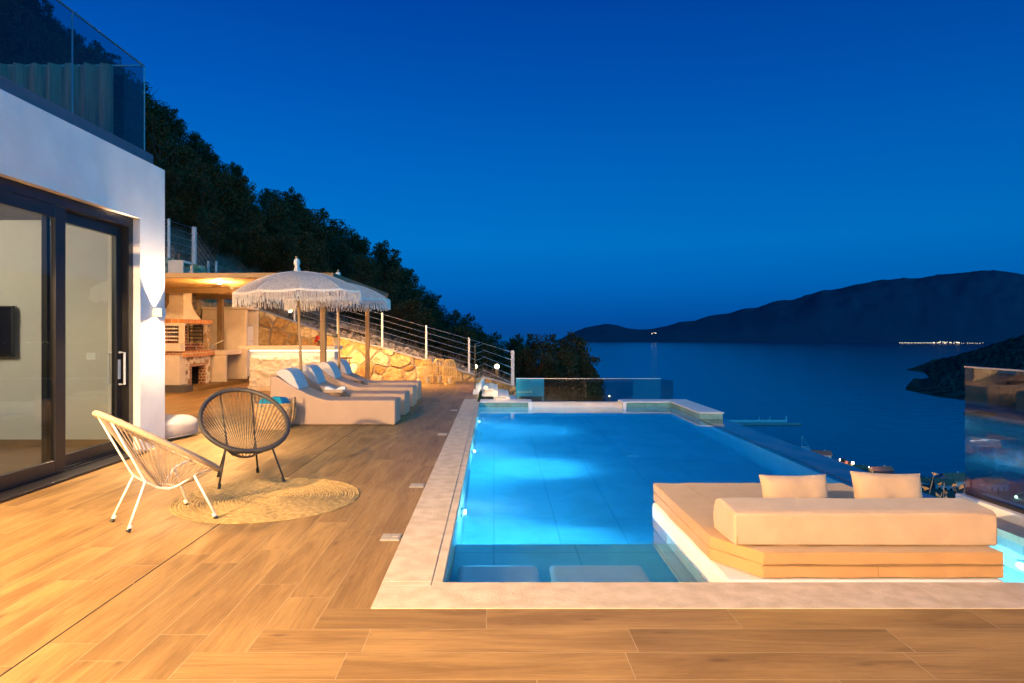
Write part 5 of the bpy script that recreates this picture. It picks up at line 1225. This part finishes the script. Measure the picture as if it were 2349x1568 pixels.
# ================================================================== GRAVEL BANK, DRY GRASS AND SCRUB (stuff)
rg = np.random.default_rng(3)
ico = bmesh.new(); bmesh.ops.create_icosphere(ico, subdivisions=1, radius=1); IV = np.array([v.co[:] for v in ico.verts]); IF = [tuple(v.index for v in f.verts) for f in ico.faces]; ico.free()
g = MB(); rr = []
for i in range(4600):
    X = rg.uniform(-5.9, -.2); d_ = abs(rg.normal(0, .6)) if i % 3 else rg.uniform(0, 1.5); Y = 19.78+d_
    s = rg.uniform(.02, .06)*(1 if i % 9 else 1.9); V = IV*(1+rg.normal(0, .16, (len(IV), 1)))*np.array([1, rg.uniform(.6, 1), rg.uniform(.5, .85)])*s; a = rg.uniform(0, 6.28); c, sn = math.cos(a), math.sin(a)
    V = np.stack([V[:, 0]*c-V[:, 1]*sn, V[:, 0]*sn+V[:, 1]*c, V[:, 2]], 1)+np.array([X, Y, T(X, Y)+.02+rg.uniform(0, .05)]); g.add(V, IF); rr += [rg.random()]*len(IV)
g.att = {'rnd': rr}; o = g.build('gravel_bank', ROCK); tag(o, 'loose pale gravel lying on the bank behind the stone wall', 'gravel', kind='stuff')
# boulders among the plants above the bar
for k, (px, py, Y, s, lab) in enumerate([(632, 712, 20.6, .42, 'large pale boulder lit by the bollard lamp above the bar'), (520, 668, 20.2, .40, 'brown boulder behind the back post of the pergola')]):
    V = []; bm = bmesh.new(); bmesh.ops.create_icosphere(bm, subdivisions=4, radius=1)
    g = MB(); rr = []
    for v in bm.verts:
        c = v.co.copy(); c *= 1+.28*fbm(c.x*1.3+k*4, c.y*1.3, c.z*1.3, 5); g.v.append((c.x*s, c.y*s*.8, c.z*s*.75))
    g.f = [tuple(v.index for v in f.verts) for f in bm.faces]; bm.free(); g.att = {'rnd': [.8]*len(g.v)}
    o = g.build('boulder', M('boulder_stone', (.30, .24, .17), .9, .3, 4, .8, 9, col2=(.48, .40, .30)), smooth=True); o.location = P(px, py, Y); tag(o, lab, 'boulder')
def grass(n_, region, L_, seed, name, label, mat, w_=.008, droop=1.2):
    rg = random.Random(seed); g = MB(); rr = []
    while n_ > 0:
        X, Y, m_ = region(rg); n_ -= m_; q0 = rg.random()*.6
        for i in range(m_):
            a = rg.uniform(0, 2*PI); le = L_*rg.uniform(.5, 1.15); v = Vector((math.cos(a)*.5, math.sin(a)*.5, rg.uniform(.5, 1.3))).normalized(); x_, y_ = X+rg.gauss(0, .07), Y+rg.gauss(0, .07); p = Vector((x_, y_, T(x_, y_)-.02)); sd = Vector((-math.sin(a), math.cos(a), 0)); b0 = len(g.v); q = min(1, q0+rg.random()*.4)
            for s in range(4):
                ww = w_*(1-s/3.2); g.v += [tuple(p-sd*ww), tuple(p+sd*ww)]; rr += [q, q]; p = p+v*(le/3); v = (v+Vector((rg.gauss(0, .12), rg.gauss(0, .12), -droop/3))).normalized()
            for s in range(3): g.f.append((b0+2*s, b0+2*s+1, b0+2*s+3, b0+2*s+2))
    g.att = {'rnd': rr}; o = g.build(name, mat); tag(o, label, 'grass', kind='stuff'); return o
grass(9000, lambda q: (q.uniform(-6.2, 3.2), 20.35+abs(q.gauss(0, 1.0))*1.5, 26), .55, 3, 'dry_grass', 'dry brown grass growing on the slope behind the cable fence', DRYG)
grass(52000, lambda q: (q.uniform(-14.0, -6.4), 19.8+q.random()**1.4*9.5, 24), .75, 4, 'dry_scrub', 'grey dry scrub on the slope above the barbecue', attmat('grey_scrub', (.12, .085, .065), (.50, .38, .30), .9), .009, 1.8)
grass(9000, lambda q: (q.uniform(-13.0, -8.7), 15+q.random()*4.6, 24), .7, 14, 'dry_scrub', 'grey dry scrub on the slope behind the tall stone wall', attmat('grey_scrub_b', (.12, .085, .065), (.50, .38, .30), .9), .009, 1.8)
grass(2600, lambda q: (q.uniform(2.0, 6.0), 20+q.random()*8, 24), .6, 6, 'dry_grass', 'dry grass on the slope beyond the lower terrace', DRYG)
for k, (px, py, Y, s, lab) in enumerate([(700, 742, 20.4, .55, 'yellow green shrub lit by the bollard lamp above the bar'), (735, 752, 20.6, .42, 'low spiky shrub on the bank beside the pergola post'), (642, 728, 20.3, .34, 'small lit shrub at the top of the stone wall')]):
    x, y, z = P(px, py, Y); r = thing('shrub', lab, 'shrub', (x, y, T(x, y)-.02), 0, 'shrubs on the bank above the bar'); blades(150, (0, 0, 0), s*1.25, .020, 1.3, 30+k, 1.0, .8, 4).build('foliage', YLEAF, r)
r = thing('shrub', 'low dark green juniper tuft among the gravel behind the wall', 'shrub', (-2.55, 19.95, T(-2.55, 19.95)), 0); blades(120, (0, 0, 0), .26, .022, .8, 41, 1.4, .35, 3).build('foliage', attmat('juniper', (.015, .022, .012), (.05, .06, .03)), r)

# dry twigs and curled leaves beyond the daybed
r = thing('dry_bush', 'bare twiggy bush with curled dry leaves lit beyond the daybed', 'bush', (4.62, 6.9, -2.86))
g = MB(); rg = random.Random(8); tips = []
for i in range(46):
    a = rg.uniform(0, 2*PI); p = Vector((rg.gauss(0, .12), rg.gauss(0, .12), 0)); v = Vector((math.cos(a)*.20, math.sin(a)*.20, 1)).normalized(); q = [p]
    for k in range(7): q.append(q[-1]+v*rg.uniform(.34, .42)); v = (v+Vector((rg.gauss(0, .16), rg.gauss(0, .16), rg.gauss(-.05, .1)))).normalized()
    g.tube(q, [.013, .012, .010, .008, .006, .005, .004, .002], 5); tips += q[5:]
g.build('twigs', M('pale_twig', (.42, .33, .22), .8, .2), r); g = MB(); rr = []
for i in range(420):
    p = rg.choice(tips)+Vector((rg.gauss(0, .12), rg.gauss(0, .12), rg.gauss(-.10, .10))); u_ = Vector((rg.gauss(0, 1), rg.gauss(0, 1), rg.gauss(0, 1))).normalized(); w_ = u_.orthogonal().normalized(); s = rg.uniform(.025, .05); nrm = u_.cross(w_)*s*.5
    g.v += [tuple(p-u_*s), tuple(p+w_*s*.5+nrm), tuple(p+u_*s), tuple(p-w_*s*.5+nrm)]; b0 = len(g.v)-4; g.f += [(b0, b0+1, b0+2), (b0, b0+2, b0+3)]; rr += [rg.random()]*4
g.att = {'rnd': rr}; g.build('leaves', attmat('curled_leaf', (.16, .08, .03), (.50, .34, .17)), r)

# ================================================================== VILLAGE AND BAY
def house(px0, px1, ytop, ybot, D, rz, label, wall, roofh=.3, dep=.8, wins=3, zg=None):
    w_ = (px1-px0)*D/FPX; xc, _, _ = P((px0+px1)/2, 0, D); zt = CAM_H-(ytop-PY0)*D/FPX; zb = CAM_H-(ybot-PY0)*D/FPX; H = zt-zb; roofh = roofh*.6; dp = w_*dep*.8; hw = H*(1-roofh)
    r = thing('village_house', label, 'house', (xc, D, zb), rz, 'houses of the village on the shore')
    g = MB(); g.box(-w_/2, w_/2, 0, dp, -6, hw); g.add([(-w_/2, 0, hw), (-w_/2, dp, hw), (-w_/2, dp/2, hw+H*roofh*.92)], [(0, 2, 1)]); g.add([(w_/2, 0, hw), (w_/2, dp, hw), (w_/2, dp/2, hw+H*roofh*.92)], [(0, 1, 2)]); g.build('wall', wall, r)
    g = MB(); e = .06*w_; zr = H*roofh; th = .18
    for s in (0, 1):
        y0 = -e if s == 0 else dp+e; zz = hw-zr*e/(dp/2)*.9
        a, b_, c, d_ = (-w_/2-e, y0, zz), (w_/2+e, y0, zz), (w_/2+e, dp/2, hw+zr), (-w_/2-e, dp/2, hw+zr)
        g.add([a, b_, c, d_]+[(q[0], q[1], q[2]+th) for q in (a, b_, c, d_)], [(0, 1, 2, 3), (7, 6, 5, 4), (0, 4, 5, 1), (1, 5, 6, 2), (2, 6, 7, 3), (3, 7, 4, 0)])
    g.build('roof', ROOF, r, recalc=True)
    g = MB(); g.box(w_*.22, w_*.22+.6, dp*.55, dp*.55+.6, hw+zr*.5, hw+zr*1.25); g.build('chimney', wall, r)
    for k in range(wins):
        x = -w_/2+w_*(k+.7)/(wins+.4); g = MB(); g.box(x-.45, x+.45, -.06, .02, hw*.30, hw*.72); g.build('window', DARKWIN, r)
    return r
house(1866, 1905, 1036.5, 1057, 375, R(-12), 'white cottage with red hipped roof nearest the moored sailboat', HWHITE, .55)
house(2008, 2054, 1074, 1100, 345, R(8), 'low dark house with broad red roof above the right cushion', HGREY, .6)
house(2106, 2132, 1099, 1130, 305, R(-25), 'small pale blue house beside the dry bush', HWHITE, .35, 1.0, 2)
house(2150, 2188, 1102, 1140, 295, R(-30), 'grey house with windows left of the glass screen', HGREY, .42, 1.0, 3)
house(2176, 2226, 1090, 1132, 300, R(4), 'large white house with dark red roof behind the glass screen edge', HWHITE, .5, .9, 2)
house(2262, 2318, 1098, 1140, 292, R(10), 'blue tinted house seen through the tall glass screen', HWHITE, .45, .9, 3)
house(1930, 1952, 1060, 1078, 352, R(20), 'small lit cottage under the village street lamps', HWHITE, .4, .9, 2)
house(1962, 1990, 1070, 1092, 340, R(-15), 'low cottage with lamp lit wall below the shore road', HWHITE, .4, .9, 2)
def street_lamp(px, py, D, rad, label, e):
    x, y, z = P(px, py, D); r = thing('street_lamp', label, 'street lamp', (x, y, SEA+1.2), 0, 'lit street lamps of the village'); h = z-(SEA+1.2)
    g = MB(); g.tube([(0, 0, 0), (0, 0, h)], .09, 6); g.build('pole', GREYMET, r); g = MB(); g.ball((0, -.2, h), rad, 8, 6); g.build('lantern', emat('street_lamp_glow', (1, .80, .50), 30), r); lamp('POINT', 'street_light', (0, -.9, h-.3), e, (1, .72, .4), r, .4)
for k, (px, py, D, rad, lab) in enumerate([(1848, 1033, 392, .55, 'lit street lamp at the foot of the sailboat mast'), (1956, 1062, 352, .55, 'bright street lamp above the left part of the village'), (1992, 1073, 342, .45, 'street lamp left of the right cushion'),
    (1926, 1054, 356, .25, 'small street lamp among shore trees'), (1857, 1037, 388, .22, 'tiny lamp just right of the moored boat'), (2178, 1136, 296, .35, 'lamp at the corner of the grey house'), (2330, 1140, 280, .5, 'cluster lamp seen through the glass screen')]): street_lamp(px, py, D, rad, lab, 3600)
for k, (px, py, D, s, lab) in enumerate([(1935, 1052, 353, .7, 'round dark tree by the shore lamp'), (1818, 1019, 412, .55, 'dark shore tree left of the sailboat'), (1832, 1024, 400, .5, 'low dark shore tree beside the boat mast'), (1948, 1060, 348, .7, 'dark tree beside the bright village lamp'), (1972, 1066, 344, .8, 'dark tree in the lit village garden'), (2030, 1088, 338, .5, 'dark tree in front of the low red roofed house'), (2078, 1094, 325, .5, 'dark tree hidden behind the right cushion'), (2142, 1116, 312, .4, 'dark tree between pale and grey houses'), (2232, 1124, 288, .45, 'dark tree by the glass screen'), (2292, 1126, 285, .5, 'dark tree seen through the glass screen')]):
    x, y, z = P(px, py, D); r = thing('tree', lab, 'tree', (x, y, SEA+1), k*1.3, 'shore trees of the village'); H = z-SEA-1; r.scale = (H/5*s*1.5, H/5*s*1.5, H/5)
    for o in protos[k % 4]: c = o.copy(); COL.objects.link(c); c.parent = r
def boat(px, py, ymast, label, ln=9, rz=1.2):
    x, y, z = G(px, py, SEA); r = thing('sailboat', label, 'sailboat', (x, y, SEA), rz, 'moored sailboats'); mh = (py-ymast)*y/FPX; g = MB(); b_ = []
    for i in range(9):
        t_ = i/8; hw = 1.4*math.sin(PI*min(1, .18+t_*.82))**.7 if t_ < 1 else .02
        b_.append((t_*ln-ln/2, hw))
    for x_, hw in b_: g.v += [(x_, -hw*.6, -.3), (x_, hw*.6, -.3), (x_, hw, .9), (x_, -hw, .9)]
    for i in range(8):
        for k in range(4): a = 4*i; g.f.append((a+k, a+(k+1) % 4, a+4+(k+1) % 4, a+4+k))
    g.f += [(0, 3, 2, 1), (32, 33, 34, 35)]; g.build('hull', HWHITE, r, recalc=True); g = MB(); g.box(-2, 1.2, -.8, .8, .9, 1.5); g.build('cabin', HWHITE, r, bevel=.15); g = MB(); g.tube([(.6, 0, .9), (.6, 0, mh)], .11, 6); g.build('mast', WHITEMET, r); g = MB(); g.tube([(.6, 0, 2.0), (-3.4, 0, 2.1)], .12, 6); g.build('boom', WHITEMET, r)
    g = MB(); g.tube([(.6, 0, mh), (ln/2-.2, 0, .9)], .035, 4); g.tube([(.6, 0, mh), (-ln/2+.2, 0, .9)], .035, 4); g.build('stay', STEEL, r); return r
boat(1842, 1033, 1000, 'moored sailboat with tall pale mast beside the shore lamp', 8, 2.6); boat(1766, 968, 955, 'small sailboat mast behind the long thin jetty', 7, .5); boat(1742, 968, 955, 'left small sailboat mast behind the jetty', 7, .8)
x0, y0, _ = G(1676, 974, SEA); x1, y1, _ = G(1836, 974, SEA); g = MB(); g.box(x0, x1, y0-3.0, y0+2.5, SEA-1, SEA+1.0); r = thing('jetty', 'long low concrete jetty in the bay beyond the pool', 'jetty', (x0, y0, SEA)); wp(g, 'deck', CONC, r)
g = MB(); x2, y2, _ = G(1664, 968, SEA); x3, _, _ = G(1800, 968, SEA); 
for i in range(60): g.ball((x2+(x3-x2)*i/59, y2+random.uniform(-1, 1), SEA+.4), random.uniform(.9, 1.6), 6, 4)
wp(g, 'rock_armour', CONC, r); g = MB(); g.box(x2, x3, y2-3.2, y2-2.6, SEA, SEA+1.7); wp(g, 'white_wall', HWHITE, r)
x, y, z = G(1803, 967, SEA); r = thing('harbour_beacon', 'small white harbour beacon at the end of the jetty', 'beacon', (x, y, SEA)); g = MB(); g.lathe([(0, 0), (.8, 0), (.6, 3.2), (.9, 3.25), (.9, 3.5), (.4, 3.6), (.4, 4.3), (0, 4.6)], seg=12); g.build('tower', HWHITE, r)
for px, lab in ((1348, 'left of two thin utility poles beyond the knoll trees'), (1354.5, 'right of two thin utility poles beyond the knoll trees')):
    x, y, z = P(px, 821, 62); r = thing('utility_pole', lab, 'utility pole', (x, y, z-3.6), 0, 'utility poles beyond the trees'); g = MB(); g.tube([(0, 0, -4), (0, 0, 3.6)], .07, 6); g.build('pole', M('pole_wood', (.03, .028, .028), .9), r); g = MB(); g.box(-.35, .35, -.04, .04, 3.3, 3.38); g.build('crossarm', BLACKMET, r)
# lamps of the far shore: one mass of tiny lights
g = MB(); rg = random.Random(12); pts = [(2064+i*3.35, 787+rg.uniform(-.25, .25), 1.9) for i in range(25)]+[(2140+rg.random()*62, 786.5+rg.gauss(0, 1.1), rg.uniform(1.3, 2.8)) for i in range(40)]+[(2200+rg.random()*60, 788+rg.gauss(0, .8), rg.uniform(1.2, 2.2)) for i in range(16)]
for px, py, s in pts: D = 5200-interp(px, [(1262, 0), (1400, 50), (2000, 350), (2349, 500), (3300, 900)]); x, y, z = P(px, py, D*.985); g.ball((x, y, z), s, 6, 4)
tag(g.build('town_lights', E_FAR), 'string of tiny warm lights of a far town along the opposite shore', 'town lights', kind='stuff')
for k, (px, py, s, lab) in enumerate([(1492, 765, 3.0, 'cluster of white lights low on the left part of the far hill'), (1984, 779, 2.8, 'single light above the far shore left of the town'), (2169, 779.5, 3.0, 'orange light above the far town')]):
    g = MB(); D = 5450-interp(px, [(1262, 0), (1400, 50), (2000, 350), (2349, 500), (3300, 900)])
    for i in range(7 if k == 0 else 1): x, y, z = P(px+(rg.uniform(-6, 14) if k == 0 else 0), py+(rg.uniform(-2, 2) if k == 0 else 0), D); g.ball((x, y, z), s*(.6 if i else 1), 6, 4)
    tag(g.build('distant_lamp', E_FAR), lab, 'distant light')
